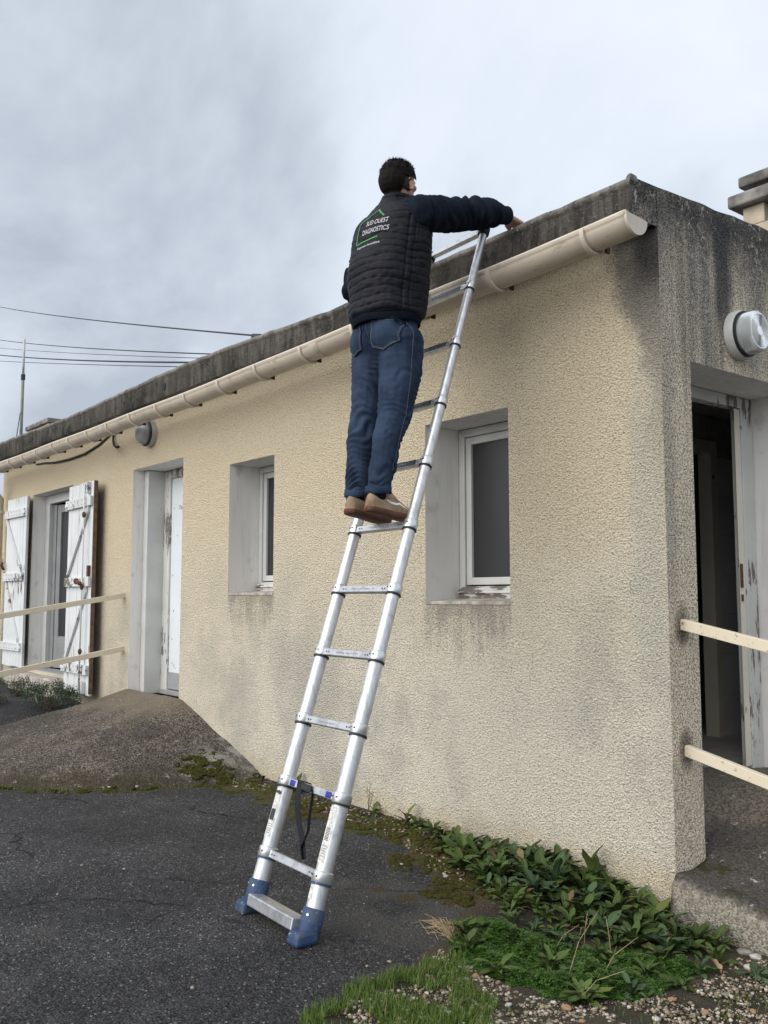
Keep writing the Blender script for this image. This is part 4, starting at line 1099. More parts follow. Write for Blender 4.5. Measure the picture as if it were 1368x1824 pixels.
# ears
for s in (-1, 1):
    e_ = Blob(); pts = [hp(s*.078, .005+.020*math.cos(a)*1.0-.006, -.020+.032*math.sin(a)) for a in np.linspace(-1.9, 2.6, 14)]
    e_.chain(pts, [.0052]*14).ell(hp(s*.074,.006,-.020), (.004,.016,.024), HT).ell(hp(s*.075,.012,-.048), (.005,.008,.010), HT)
    link('ear', e_.mesh('ear', .0026, 3), M['skin'], body, True)
    MB().tube([hp(s*.030,.078,.0), hp(s*.030,.0865,.0)], [.012,.004], 10).build('eye', M['dark'], body, True)
# hair: cap and cropped sides
b = Blob()
b.ell(hp(0,-.016,.022), (.091,.116,.097), HT).ell(hp(0,-.058,-.010), (.080,.076,.086), HT).ell(hp(0,.026,.078), (.060,.048,.046), HT).ell(hp(0,-.055,-.050), (.058,.048,.045), HT).ell(hp(0,-.052,-.085), (.050,.036,.040), HT)
def hairfn(co, no):
    out = np.empty(len(co))
    for i, c in enumerate(co): out[i] = .002*mnoise.noise(Vector(c)*28) + .0012*mnoise.noise(Vector((c[0]*140, c[1]*140, c[2]*50)))
    return out
hm = b.mesh('hair', .0045, 4)
bm2 = bmesh.new(); bm2.from_mesh(hm)
inv = HT.inverted(); kill = []
for v in bm2.verts:
    q = inv @ (v.co-HC)
    if (q.y > .046 and q.z < .070) or (q.z < -.112) or (abs(q.x) > .045 and q.z < .008 and q.y > -.045): kill.append(v)
bmesh.ops.delete(bm2, geom=kill, context='VERTS'); bm2.to_mesh(hm); bm2.free()
displace(hm, hairfn)
hair = link('hair', hm, M['hair'], body, True)
m = MB(); 
for i in range(2200):
    a = rng.uniform(0, 6.283); el = rng.uniform(.1, 1.55); d0 = Vector((math.cos(a)*math.cos(el), math.sin(a)*math.cos(el), math.sin(el)))
    if d0.y > .30 and d0.z < .62: continue
    p = HC + HT @ Vector((d0.x*.0875, -.016+d0.y*.112, .022+d0.z*.0935)); n_ = HT @ d0
    fwd_ = HT @ Vector((rng.uniform(-.5, .5), rng.uniform(-.2, .9), rng.uniform(-.2, .5))); L_ = rng.uniform(.008, .018) + (.008*rng.random()**2 if d0.z > .7 else 0)
    dd = (n_*(.16+.28*max(0, d0.z)*rng.random()) + fwd_*.9 + (HT @ Vector((0,-.1,-.5 if d0.z < .5 else .1)))).normalized(); w_ = dd.orthogonal().normalized()*.0016; u_ = dd.cross(w_)
    m.v += [tuple(p+w_), tuple(p-w_*.5+u_*.8), tuple(p-w_*.5-u_*.8), tuple(p+dd*L_+fwd_*.006)]; k = len(m.v)-4
    m.f += [(k, k+1, k+3), (k+1, k+2, k+3), (k+2, k, k+3)]
tf = m.build('hair_tuft', M['hair'], hair); tf['kind'] = 'stuff'
b = Blob(); b.ell(hp(0,-.020,-.008), (.0785,.094,.070), HT).ell(hp(0,-.045,-.055), (.055,.045,.040), HT)
cm_ = b.mesh('cropped_hair', .0045, 4); bm2 = bmesh.new(); bm2.from_mesh(cm_)
bmesh.ops.delete(bm2, geom=[v for v in bm2.verts if (inv @ (v.co-HC)).y > .030 or (inv @ (v.co-HC)).z < -.092], context='VERTS'); bm2.to_mesh(cm_); bm2.free()
link('cropped_hair', cm_, M['fade'], hair, True)

# jeans
b = Blob()
b.ell((-1.008,-.925,2.79), (.185,.145,.105)).ell((-1.008,-.93,2.87), (.178,.140,.05))
for s in (-1, 1): b.ell((-1.008+s*.088,-.975,2.715), (.102,.100,.115))
LEGS = (((-.898,-.925,2.68),(-.872,-.99,2.31),(-.850,-1.11,1.915)), ((-1.105,-.935,2.69),(-1.105,-.99,2.31),(-1.035,-1.10,1.915)))
for hip, kn, an in LEGS:
    hip, kn, an = (Vector(q) for q in (hip, kn, an))
    b.chain([tuple(hip), tuple(hip.lerp(kn, .5)+Vector((0,.012,0))), tuple(kn)], [.120,.108,.085])
    cf = kn.lerp(an, .32)+Vector((0,-.014,0)); b.chain([tuple(kn), tuple(cf), tuple(kn.lerp(an, .8)), tuple(an)], [.081,.074,.059,.057])
def denim_fn(co, no):
    z = co[:, 2]; out = np.zeros(len(co))
    am = .0075*np.exp(-((z-2.27)/.085)**2) + .0105*np.exp(-((z-1.985)/.07)**2) + .005*np.exp(-((z-2.55)/.06)**2) + .0016
    for i, c in enumerate(co):
        v = Vector(c); n1 = mnoise.noise(v*5.0); n2 = mnoise.noise(Vector((c[0]*11, c[1]*11, c[2]*4))+Vector((7, 3, 1)))
        ph = c[2]*(1/.042) + 3.2*n1 + 1.8*n2 + 7.0*(c[0]*.35+c[1]*.5)
        rdg = 1-2*abs(((ph) % 1.0)-.5)*1.0; rdg = rdg*rdg*(3-2*rdg)
        msk = .08+.92*max(0., min(1., .42+2.2*mnoise.noise(v*8+Vector((3, 9, 2)))))
        out[i] = am[i]*(rdg-.5)*2*msk + .004*mnoise.noise(v*16)
    return out
jm = b.mesh('jeans', .0062, 5)
bm2 = bmesh.new(); bm2.from_mesh(jm); bmesh.ops.delete(bm2, geom=[v for v in bm2.verts if v.co.z < 1.902 or v.co.z > 2.905], context='VERTS'); bm2.to_mesh(jm); bm2.free()
displace(jm, denim_fn)
jeans = link('jeans', jm, M['denim'], man, True)
sol = jeans.modifiers.new('thickness', 'SOLIDIFY'); sol.thickness = .003; sol.offset = -1
def bvh_of(me): 
    return BVHTree.FromPolygons([v.co.copy() for v in me.vertices], [tuple(p.vertices) for p in me.polygons])
jb = bvh_of(jm)
def onto(tree, x, z, d=(0, 1, 0), y=-1.6, off=.003, alt=None):
    hit = tree.ray_cast(Vector((x, y, z)), Vector(d))
    if hit[0] is None: return None
    return hit[0] - Vector(d)*off*.6 + hit[1]*off*.4 if hit[1].dot(Vector(d)) < 0 else hit[0] - Vector(d)*off
def stitch(tree, pts, r=.0013, name='stitching', mat=None, parent=None, off=.0025, d=(0, 1, 0)):
    m = MB(); path = []
    for (ax, az), (bx_, bz) in zip(pts[:-1], pts[1:]):
        n_ = max(2, int(math.hypot(bx_-ax, bz-az)/.009))
        for i in range(n_):
            q = onto(tree, ax+(bx_-ax)*i/n_, az+(bz-az)*i/n_, d, off=off)
            if q is not None: path.append(q)
    for i in range(0, len(path)-1, 1):
        if (path[i+1]-path[i]).length < .03: m.tube([path[i], path[i].lerp(path[i+1], .62)], r, 5)
    if m.v: m.build(name, mat or M['stitch'], parent)
PR = [(-.968,2.800),(-.815,2.782),(-.808,2.668),(-.88,2.628),(-.962,2.660)]
PL = [(-1.050,2.800),(-1.172,2.790),(-1.176,2.69),(-1.120,2.640),(-1.052,2.665)]
for P_ in (PR, PL):
    # the pocket is a second layer of cloth lying on the seat
    (ax, az), (bx_, bz) = P_[0], P_[1]; V = []; xs_ = np.linspace(0, 1, 12)
    for j, tt in enumerate(np.linspace(0, 1, 14)):
        row = []
        for u in xs_:
            x = (ax*(1-tt)+P_[4][0]*tt)*(1-u) + (bx_*(1-tt)+P_[2][0]*tt)*u
            zt = az*(1-u)+bz*u; zb = (P_[4][1]*(1-u)+P_[2][1]*u) - (1-abs(2*u-1))*((P_[4][1]+P_[2][1])/2-P_[3][1])
            q = onto(jb, x, zt*(1-tt)+zb*tt, off=.0045); row.append(tuple(q) if q is not None else (x, -1.05, zt))
        V.append(row)
    pk = link('back_pocket', grid_mesh('back_pocket', np.array(V)), M['denim'], jeans, True)
    so_ = pk.modifiers.new('thickness', 'SOLIDIFY'); so_.thickness = .002; so_.offset = 0
    cxp = sum(p[0] for p in P_)/5; czp = sum(p[1] for p in P_)/5
    for k_ in (.95, .89):
        Q = [(cxp+(x-cxp)*k_, czp+(z-czp)*k_) for x, z in P_]; stitch(jb, Q+[Q[0]], parent=jeans, off=.0075)
MB().box(-.990,-.9835,-1.0885,-1.0855,2.795,2.812).build('tab', M['redtab'], jeans)
stitch(jb, [(-1.008,2.89),(-1.008,2.66)], parent=jeans, off=.004); stitch(jb, [(-1.17,2.862),(-1.008,2.846),(-.85,2.858)], parent=jeans, off=.004)
stitch(jb, [(-1.002,2.66),(-.965,2.5),(-.95,2.3),(-.905,2.0)], parent=jeans, off=.003)
for dz in (0, .05): pass
sd_pts = [(-.96,2.86),(-.955,2.7),(-.975,2.5),(-1.00,2.3),(-1.085,2.0)]
def side_stitch():
    m = MB(); path = []
    for (ay, az), (by, bz) in zip(sd_pts[:-1], sd_pts[1:]):
        n_ = int(abs(bz-az)/.009)
        for i in range(n_):
            y = ay+(by-ay)*i/n_; z = az+(bz-az)*i/n_; hit = jb.ray_cast(Vector((-.4, y+.015, z)), Vector((-1, 0, 0)))
            if hit[0] is not None: path.append(hit[0]+Vector((.0025, 0, 0)))
    for i in range(len(path)-1):
        if (path[i+1]-path[i]).length < .03: m.tube([path[i], path[i].lerp(path[i+1], .62)], .0012, 5)
    m.build('stitching', M['stitch'], jeans)
side_stitch()
# turned-up hems
for hip, kn, an in LEGS:
    m = MB(); an = Vector(an); V = []
    for i, z in enumerate((1.935, 1.934, 1.912, 1.898, 1.898)):
        r = (.061, .0645, .066, .0645, .059)[i]; row = []
        for k in range(33):
            a = 2*math.pi*k/32; ww = .003*mnoise.noise(Vector((math.cos(a)*2, math.sin(a)*2, z*30)))
            row.append((an.x-(z-an.z)*.0+math.cos(a)*(r+ww), an.y+.002+math.sin(a)*(r+ww), z+.004*math.sin(2*a)))
        V.append(row)
    link('hem', grid_mesh('hem', np.array(V)), M['denim'], jeans, True)

# sweater under the vest
b = Blob()
b.chain([(-.90,-.865,3.37), SHR, tuple(Vector(SHR).lerp(Vector(ELR), .5)+Vector((0,0,-.004))), ELR, tuple(Vector(ELR).lerp(Vector(WRR), .55)+Vector((0,0,.010))), tuple(Vector(ELR).lerp(Vector(WRR), .90))], [.088,.092,.088,.085,.074,.052])
b.chain([(-1.12,-.865,3.37), SHL, ELL, WRL], [.088,.090,.076,.050])
b.ell((-1.005,-.935,2.845), (.196,.160,.052)).ell((-1.005,-.935,2.92), (.20,.165,.07)).ell((-1.01,-.90,3.15), (.2,.15,.22)).ell((-1.008,-.87,3.42), (.10,.085,.06))
arm_axis = [(Vector(SHR), Vector(ELR)), (Vector(ELR), Vector(WRR)), (Vector(SHL), Vector(ELL)), (Vector(ELL), Vector(WRL))]
def fleece_fn(co, no):
    out = np.zeros(len(co)); off = 0
    for i, c in enumerate(co):
        v = Vector(c); best = 9; s_ = 0; L0 = 0
        for j, (p, q) in enumerate(arm_axis):
            d_ = q-p; t_ = max(0, min(1, (v-p).dot(d_)/d_.length_squared)); dd = (v-p-d_*t_).length
            if dd < best: best = dd; s_ = t_*d_.length + (.36 if j % 2 else 0); tt = t_; jj = j
        n1 = mnoise.noise(v*5); n2 = mnoise.noise(v*11+Vector((4, 1, 8)))
        if best < .13 and c[2] > 2.95:
            ph = s_/.062 + 1.5*n1 + .6*n2 + 1.8*(c[2]-3.4); rdg = 1-2*abs((ph % 1)-.5); rdg = rdg*rdg*(3-2*rdg)
            out[i] = .0125*(rdg-.5)*2*(.35+.65*max(0, min(1, .5+1.4*n2)))
        else: out[i] = .004*n2
    return out
sw_ = b.mesh('sweater', .0065, 5); displace(sw_, fleece_fn)
sweater = link('sweater', sw_, M['fleece'], man, True)
def cuff(p, q, r, parent):
    p, q = Vector(p), Vector(q); m = MB(); d_ = (q-p); pts = [p+d_*t_ for t_ in (0, .06, .5, .94, 1.)]; m.tube(pts, [r*.9, r*1.03, r, r*1.02, r*.88], 24)
    smooth_by_angle(m.build('cuff', M['fleece'], parent), 50)
cuff(tuple(Vector(ELR).lerp(Vector(WRR), .86)), tuple(Vector(ELR).lerp(Vector(WRR), 1.10)), .050, sweater)
cuff(tuple(Vector(ELL).lerp(Vector(WRL), .86)), tuple(Vector(ELL).lerp(Vector(WRL), 1.06)), .044, sweater)
V = []
for z, a_, b_ in ((2.875,.196,.168),(2.872,.203,.174),(2.835,.201,.171),(2.796,.194,.165),(2.790,.186,.158)):
    V.append([(-1.005+a_*math.cos(t_), -.935+b_*math.sin(t_), z+.004*math.sin(3*t_)) for t_ in np.linspace(0, 2*math.pi, 65)])
link('waistband', grid_mesh('waistband', np.array(V)), M['fleece'], sweater, True)

# quilted vest
TAB = np.array([(2.822,-1.005,-.935,.190,.158),(2.832,-1.005,-.935,.207,.174),(2.87,-1.003,-.935,.210,.182),(3.00,-1.003,-.928,.215,.186),(3.15,-1.007,-.912,.224,.186),(3.28,-1.012,-.897,.232,.176),(3.34,-1.012,-.890,.226,.166),(3.385,-1.011,-.883,.205,.150),(3.42,-1.010,-.876,.172,.130),(3.448,-1.009,-.870,.130,.108),(3.466,-1.008,-.866,.098,.093),(3.478,-1.007,-.864,.083,.087),(3.502,-1.005,-.860,.078,.083),(3.513,-1.004,-.857,.076,.081)])
NZ, NT = 330, 300
tz = np.linspace(0, 1, NZ); arc = np.concatenate([[0], np.cumsum(np.hypot(np.diff(TAB[:, 0]), np.diff(TAB[:, 3])))]); arc /= arc[-1]
rows = np.stack([np.interp(tz, arc, TAB[:, k]) for k in range(5)], 1)
for k in range(5):                       # soften the profile
    rows[:, k] = np.convolve(np.pad(rows[:, k], 9, 'edge'), np.ones(19)/19, 'valid')
th = np.linspace(0, 2*math.pi, NT+1)
V = np.zeros((NZ, NT+1, 3)); VS = np.zeros((NZ, NT+1, 3)); ct, st_ = np.cos(th), np.sin(th); ex_ = .86
ctp, stp = np.sign(ct)*np.abs(ct)**ex_, np.sign(st_)*np.abs(st_)**ex_
arcm = np.concatenate([[0], np.cumsum(np.hypot(np.diff(rows[:, 0]), np.diff(rows[:, 3])))])
for i in range(NZ):
    z, cx_, cy_, a_, b_ = rows[i]
    for k in range(NT+1):
        nx, ny = ctp[k], stp[k]
        x, y = cx_+a_*nx, cy_+b_*ny
        w0 = mnoise.noise(Vector((x*5, y*5, z*2)))
        ph = (arcm[i] + .024*w0 + .014*mnoise.noise(Vector((x*11, y*11, z*6))))/.041
        fr = ph % 1.0; puff = (abs(math.sin(math.pi*fr)))**.30
        wr = mnoise.noise(Vector((math.atan2(ny, nx)*7, z*40, 3.1))); wr2 = mnoise.noise(Vector((x*42, y*42, z*70)))
        dlt = .0066*(puff-.8) + .0042*wr*(.3+.7*abs(2*fr-1)) + .0012*wr2
        big = .016*mnoise.noise(Vector((x*4+2, y*4, z*6))) + .008*mnoise.noise(Vector((x*9+2, y*9, z*14+2.*x)))
        side = math.exp(-((math.degrees(th[k]) - 344)/2.0)**2) + math.exp(-((math.degrees(th[k]) - 355)/1.6)**2) + math.exp(-((math.degrees(th[k]) - 196)/2.2)**2)
        dlt -= .007*min(1, side) if z < 3.33 else 0
        dlt += big; base_d = big*float(sstep(tz[i], 0, .02))*(1 if z < 3.49 else .35)
        dlt *= float(sstep(tz[i], 0, .02))*(1 if z < 3.49 else .35)
        nn = Vector((nx/a_, ny/b_, 0)).normalized(); up_ = .0
        if z > 3.36: up_ = min(1., (z-3.36)/.06)*.8 if z < 3.475 else .0
        nn = (nn*(1-up_*.6)+Vector((0, 0, up_))).normalized()
        V[i, k] = (x+nn.x*dlt, y+nn.y*dlt, z+nn.z*dlt); VS[i, k] = (x+nn.x*base_d, y+nn.y*base_d, z+nn.z*base_d)
vm = grid_mesh('vest', np.ascontiguousarray(V[:, ::-1]))
vest = link('vest', vm, M['nylon'], man, True)
so_ = vest.modifiers.new('thickness', 'SOLIDIFY'); so_.thickness = .006; so_.offset = -1
vs_me = grid_mesh('tmp_smooth', np.ascontiguousarray(VS[:, ::-1])); vb = bvh_of(vs_me); bpy.data.meshes.remove(vs_me)
# armhole bindings
for s, sh in ((1, SHR), (-1, SHL)):
    pts = []
    for a in np.linspace(0, 2*math.pi, 40):
        c0 = Vector(sh) + Vector((-s*.012, -.0, .0)); rr = .100
        if s == 1: pts.append(c0 + Vector((-.012+.030*math.sin(a)*0, math.cos(a)*rr*.95, math.sin(a)*rr*1.0)) + Vector((.0, .0, .0)))
        else: pts.append(c0 + Vector((.012, math.cos(a)*rr*.95, math.sin(a)*rr)))
    m = MB(); m.tube(pts, .0065, 8, False); m.build('armhole_binding', M['nylon'], vest, True)
# print on the back: house outline and lettering
def flat_to_back(me_, x0, z0, off=.0042):
    ok = True
    for v in me_.vertices:
        q = onto(vb, x0+v.co.x, z0+v.co.y, y=-1.6, off=off); v.co = q if q is not None else (x0, -1.05, z0)
    me_.update()
def subdivide(me_, n=1):
    bm = bmesh.new(); bm.from_mesh(me_); bmesh.ops.triangulate(bm, faces=bm.faces)
    bmesh.ops.subdivide_edges(bm, edges=[e for e in bm.edges if e.calc_length() > .012], cuts=n, use_grid_fill=False); bm.to_mesh(me_); bm.free()
LX, LZ = -.947, 3.295
def back_line(pts, w, mat, name):
    m = MB()
    for (ax, az), (bx_, bz) in zip(pts[:-1], pts[1:]):
        n_ = max(2, int(math.hypot(bx_-ax, bz-az)/.006)); dx_, dz_ = (bx_-ax), (bz-az); l_ = math.hypot(dx_, dz_); px_, pz_ = -dz_/l_*w/2, dx_/l_*w/2
        prev = None
        for i in range(n_+1):
            x, z = ax+dx_*i/n_, az+dz_*i/n_; a = onto(vb, LX+x+px_, LZ+z+pz_, off=.0042); c_ = onto(vb, LX+x-px_, LZ+z-pz_, off=.0042)
            if a is None or c_ is None: prev = None; continue
            if prev: m.quad(prev[0], prev[1], c_, a)
            prev = (a, c_)
    m.build(name, mat, vest)
back_line([(.058,.034),(.0,.086),(-.042,.046),(-.068,.040),(-.100,.020),(-.100,-.092),(.045,-.080)], .0062, M['logo_green'], 'house_outline')
for body_, size, xs_, x0, z0 in (('SUD OUEST', .038, .62, -.040, -.006), ('DIAGNOSTICS', .038, .62, -.058, -.052), ('Diagnostics Immobiliers', .019, .85, -.092, -.120)):
    tm = text_mesh(body_, size, xs_); subdivide(tm, 1)
    flat_to_back(tm, LX+x0, LZ+z0); link('lettering', tm, M['logo_white'], vest)

# shoes
def shoe(heel, yaw, pitch, outer):
    H0 = Vector(heel); RM = Matrix.Rotation(yaw, 3, 'Z') @ Matrix.Rotation(pitch, 3, 'X')
    P_ = lambda u, v, w: tuple(H0 + RM @ Vector((u, v, w)))
    vv = np.array([0,.006,.02,.05,.09,.13,.17,.205,.235,.262,.280,.292,.297]); hw = np.array([.008,.022,.033,.0375,.037,.038,.044,.0475,.046,.039,.029,.016,.006])
    def hwf(v): return float(np.interp(v, vv, hw))
    vs_ = np.concatenate([np.linspace(0, .03, 7), np.linspace(.04, .25, 22), np.linspace(.257, .297, 10)])
    def shell(w0, w1, grow):
        V = []
        prof = [(w0, -.004), (w0+.003, .0), (w1-.002, .0015), (w1, -.001)]
        ring = [(hwf(v)+grow, v) for v in vs_] + [(-(hwf(v)+grow), v) for v in reversed(vs_)]
        for w, g_ in prof:
            V.append([P_(u*(1+g_/.04), .148+(v-.148)*(1+g_/.15), w + .010*max(0, (v-.24)/.06)**2) for u, v in ring+[ring[0]]])
        m = grid_mesh('sole', np.array(V)); bm = bmesh.new(); bm.from_mesh(m); bm.verts.ensure_lookup_table(); n_ = len(ring)+1
        bm.faces.new([bm.verts[i] for i in range(n_-1)][::-1]); bm.faces.new([bm.verts[3*n_+i] for i in range(n_-1)])
        bmesh.ops.recalc_face_normals(bm, faces=bm.faces); bm.to_mesh(m); bm.free(); return m
    topz = lambda v: float(np.interp(v, [0,.007,.06,.10,.135,.16,.20,.24,.27,.297], [.070,.090,.090,.088,.100,.096,.076,.058,.050,.036]))
    V = []
    for v in vs_:
        row = []; h = topz(v); w = hwf(v)
        for k in range(21):
            a = math.pi*k/20; c_, s_ = math.cos(a), math.sin(a)
            u = w*math.copysign(abs(c_)**.62, c_)*(1-.30*s_**2*float(sstep(.2-v, 0, .1))); row.append(P_(u, v, .024+(h-.024)*s_**.62 + .010*max(0, (v-.24)/.06)**2))
        V.append(row)
    upm = grid_mesh('shoe', np.array(V)); b2 = bmesh.new(); b2.from_mesh(upm); b2.verts.ensure_lookup_table(); b2.faces.new([b2.verts[q] for q in range(21)]); b2.to_mesh(upm); b2.free(); up_o = link('shoe', upm, M['suede'], man, True)
    bv = bvh_of(upm)
    link('sole', shell(.0, .026, .0035), M['sole'], up_o, True)
    # pale line of leather along the outer side
    pts = [(.098,.072),(.118,.063),(.150,.062),(.165,.068),(.19,.058),(.235,.042)]
    m = MB(); prev = None
    for (av, aw), (bv_, bw) in zip(pts[:-1], pts[1:]):
        for i in range(6):
            v, w = av+(bv_-av)*i/6, aw+(bw-aw)*i/6; t_ = .0055*(1-max(0, (v-.17)/.065)*.65)
            r_ = []
            for dw in (-t_, t_):
                h = bv.ray_cast(Vector(P_(outer*.2, v, w+dw)), RM @ Vector((-outer, 0, 0))); r_.append(h[0] + (RM @ Vector((outer, 0, 0)))*.0014 if h[0] is not None else None)
            if prev and all(r_) and all(prev): m.quad(prev[0], prev[1], r_[1], r_[0])
            prev = r_
    if m.v: m.build('side_stripe', M['whitestripe'], up_o)
    MB().box(-.001,.001,-.001,.001,0,.001)
    q = MB(); q.hexa([P_(-.008,-.0045,.010),P_(.008,-.0045,.010),P_(.008,.004,.010),P_(-.008,.004,.010),P_(-.008,-.0045,.021),P_(.008,-.0045,.021),P_(.008,.004,.021),P_(-.008,.004,.021)]); q.build('heel_tab', M['redtab'], up_o, bev=.001)
    m = MB()
    for i in range(4):
        v = .150+.017*i; m.tube([P_(-.020,v,topz(v)-.004), P_(0,v+.003,topz(v)+.003), P_(.020,v,topz(v)-.004)], .003, 6)
    m.build('lace', M['suede'], up_o, True)
shoe((-.838,-1.195,1.812), R(-1), R(-8.5), 1)
shoe((-1.000,-1.192,1.812), R(5), R(-8.5), -1)
# socks
for hip, kn, an in LEGS:
    an = Vector(an); s_ = MB(); s_.tube([an+Vector((0,-.012,-.045)), an+Vector((0,.0,.04))], [.046,.047], 16); s_.build('sock', M['fleece'], man, True)

# ------------------------------------------------------------------ plants, stones and litter
def leaf_mesh(name, L, W, droop, fold, wave, n=7):
    V = []; F = []
    for i in range(n):
        t = i/(n-1); w = W*(max(.02, math.sin(math.pi*min(1, (t**1.15)*.96+.03)))**.62)*(.6+.5*min(t, .8))
        if t < .14: w = min(w, W*.16)
        y = L*t*(1-.12*droop*t); z = L*(.30*t-.62*droop*t*t)
        for u in (-1, -.5, 0, .5, 1):
            V.append((w*u/2, y, z + abs(u)*w*fold + wave*W*math.sin(t*11+u*4)*abs(u)))
    for i in range(n-1):
        for k in range(4): a = i*5+k; F.append((a, a+1, a+6, a+5))
    me = bpy.data.meshes.new(name); me.from_pydata(V, [], F); me.update()
    me.polygons.foreach_set('use_smooth', [True]*len(me.polygons)); return me
def leaf_mat(name, a, b, rib):
    g = G(name, .6, 0, .22)
    sp = g.n.new('ShaderNodeSeparateXYZ'); g.l.new(g.obj(), sp.inputs[0])
    c = g.mix(g.noise(14, 3, vec=g.obj()), a, b)
    c = g.hsv(c, g.ss(g.rnd(), 0, 1, .70, 1.35))
    rb = g.ss(g.mth('ABSOLUTE', sp.outputs[0]), .0035, .0012)
    c = g.mix(g.mul(rb, .6), c, rib); g.col(c)
    g.bump(g.noise(90, 3, vec=g.obj()), .4, .003)
    g.b.inputs['Subsurface Weight'].default_value = .0
    return g.m
LM = [leaf_mat('dock_leaf_dark', (.036, .060, .013), (.054, .084, .020), (.085, .115, .040)),
      leaf_mat('dock_leaf_mid', (.054, .086, .020), (.080, .118, .030), (.11, .15, .055)),
      leaf_mat('dock_leaf_greyish', (.040, .075, .032), (.055, .095, .040), (.10, .13, .07)),
      leaf_mat('leaf_reddened', (.060, .035, .025), (.075, .060, .028), (.09, .05, .035)),
      leaf_mat('leaf_withered', (.20, .13, .06), (.13, .085, .045), (.22, .16, .09)),
      leaf_mat('leaf_yellowed', (.12, .13, .03), (.085, .11, .03), (.16, .16, .07))]
LEAVES = []
for mi, mt in enumerate(LM):
    for (L_, W_, dr_o, fo, wv) in ((.115,.044,.75,.14,.09),(.145,.052,.55,.12,.11),(.090,.040,.95,.10,.09),(.13,.038,.7,.20,.07)):
        me = leaf_mesh('leaf', L_, W_, dr_o, fo, wv); me.materials.append(mt); LEAVES.append((mi, me))
def plant(x, y, size, nl, mi, label, group=None, name='weed', upright=.5):
    z = float(under(x, y))
    t = empty(name, (x, y, z-.004), label, 'weed', group); t.rotation_euler.z = rng.uniform(0, 6.28)
    mine = [q for k, q in LEAVES if k == mi]
    for i in range(nl):
        pick = mine if rng.random() > (.16 if i < 4 else .03) else [q for k, q in LEAVES if k == rng.choice((4, 5, 5))]
        o = bpy.data.objects.new('leaf', rng.choice(pick)); COL.objects.link(o); o.parent = t
        f = i/nl; a = 2.4*i + rng.uniform(-.35, .35); el = (.15 + upright*1.05*f + rng.uniform(-.12, .15))
        o.rotation_euler = (el, rng.uniform(-.25, .25), a); s_ = size*rng.uniform(.7, 1.15)
        o.scale = (s_, s_, s_); rr = .012*(1-f); o.location = (-math.sin(a)*rr, math.cos(a)*rr, .004+.02*f*upright)
    return t
pts = []; tries = 0
while len(pts) < 92 and tries < 9000:
    tries += 1
    x, y = rng.uniform(-1.95, .46), rng.uniform(-1.2, .0)
    if not inside(np.array(x), np.array(y), WEED) or y > -.045: continue
    if x > -.02 and y > -.14: continue
    incl = bool(inside(np.array(x), np.array(y), CLOVER))
    if incl and rng.random() < (.86 if x < .02 else .35): continue
    md = .078 if not incl else .13
    if x < -1.3: md = .10
    if all(math.hypot(x-a, y-b_) > md for a, b_ in pts): pts.append((x, y))
for x, y in pts:
    edge = float(pline(np.array(x), np.array(y), [(-1.95,.0),(.0,-.02)]))
    big = 1.0 if edge < .45 else .72
    if x < -1.3: big *= .8
    mi = rng.choice([0, 0, 1, 1, 2]) if rng.random() > .03 else 3
    plant(x, y, big*rng.uniform(.75, 1.1), rng.randint(13, 17), mi, 'broad-leaved dark green weed in the thick clump at the foot of the wall corner', 'weeds clumped along the foot of the wall', upright=rng.uniform(.45, 1.05))
plant(-.43, -.09, 1.35, 9, 0, 'tallest dark weed with one upright leaf against the wall near the corner', upright=1.15)
plant(-2.20, -.07, .75, 10, 1, 'small lone green weed growing at the wall foot beside the mossy strip', upright=.7)
plant(-1.88, -.07, .85, 9, 3, 'reddish-brown weed at the wall foot where the green clump begins', upright=1.0)
plant(-3.12, -.08, .95, 14, 0, 'upright dark weed against the wall behind the ladder strap', upright=1.1)
plant(-3.55, -.10, .55, 8, 3, 'little reddened weed in the crack between the apron and the wall', upright=.6)
plant(.30, -1.03, .85, 13, 1, 'pale green rosette weed at the gravelly front of the clump', upright=.35)
plant(.56, -.30, .60, 12, 2, 'grey-green low weed in the gravel below the apron edge', upright=.2)
plant(-6.98, -.12, .40, 7, 0, 'tiny weed in front of the wall between shutter and white door', upright=.7)

def scatter_mesh(name, base_v, base_f, pos, scl, rot, tone=None, tilt=None):
    """many copies of a small shape in one mesh; pos (n,3), scl (n,3), rot (n,) about z"""
    n = len(pos); c, s_ = np.cos(rot)[:, None], np.sin(rot)[:, None]
    v = base_v[None]*scl[:, None, :]
    if tilt is not None:
        ct_, st2 = np.cos(tilt)[:, None], np.sin(tilt)[:, None]
        v = np.stack([v[..., 0], v[..., 1]*ct_-v[..., 2]*st2, v[..., 1]*st2+v[..., 2]*ct_], -1)
    v = np.stack([v[..., 0]*c-v[..., 1]*s_, v[..., 0]*s_+v[..., 1]*c, v[..., 2]], -1)+pos[:, None, :]
    f = base_f[None]+(np.arange(n)*len(base_v))[:, None, None]
    me = np_mesh(name, v.reshape(-1, 3), f.reshape(-1, base_f.shape[1]))
    if tone is not None:
        a = me.attributes.new('tone', 'FLOAT', 'POINT'); a.data.foreach_set('value', np.repeat(tone, len(base_v)).astype(np.float32))
    return me
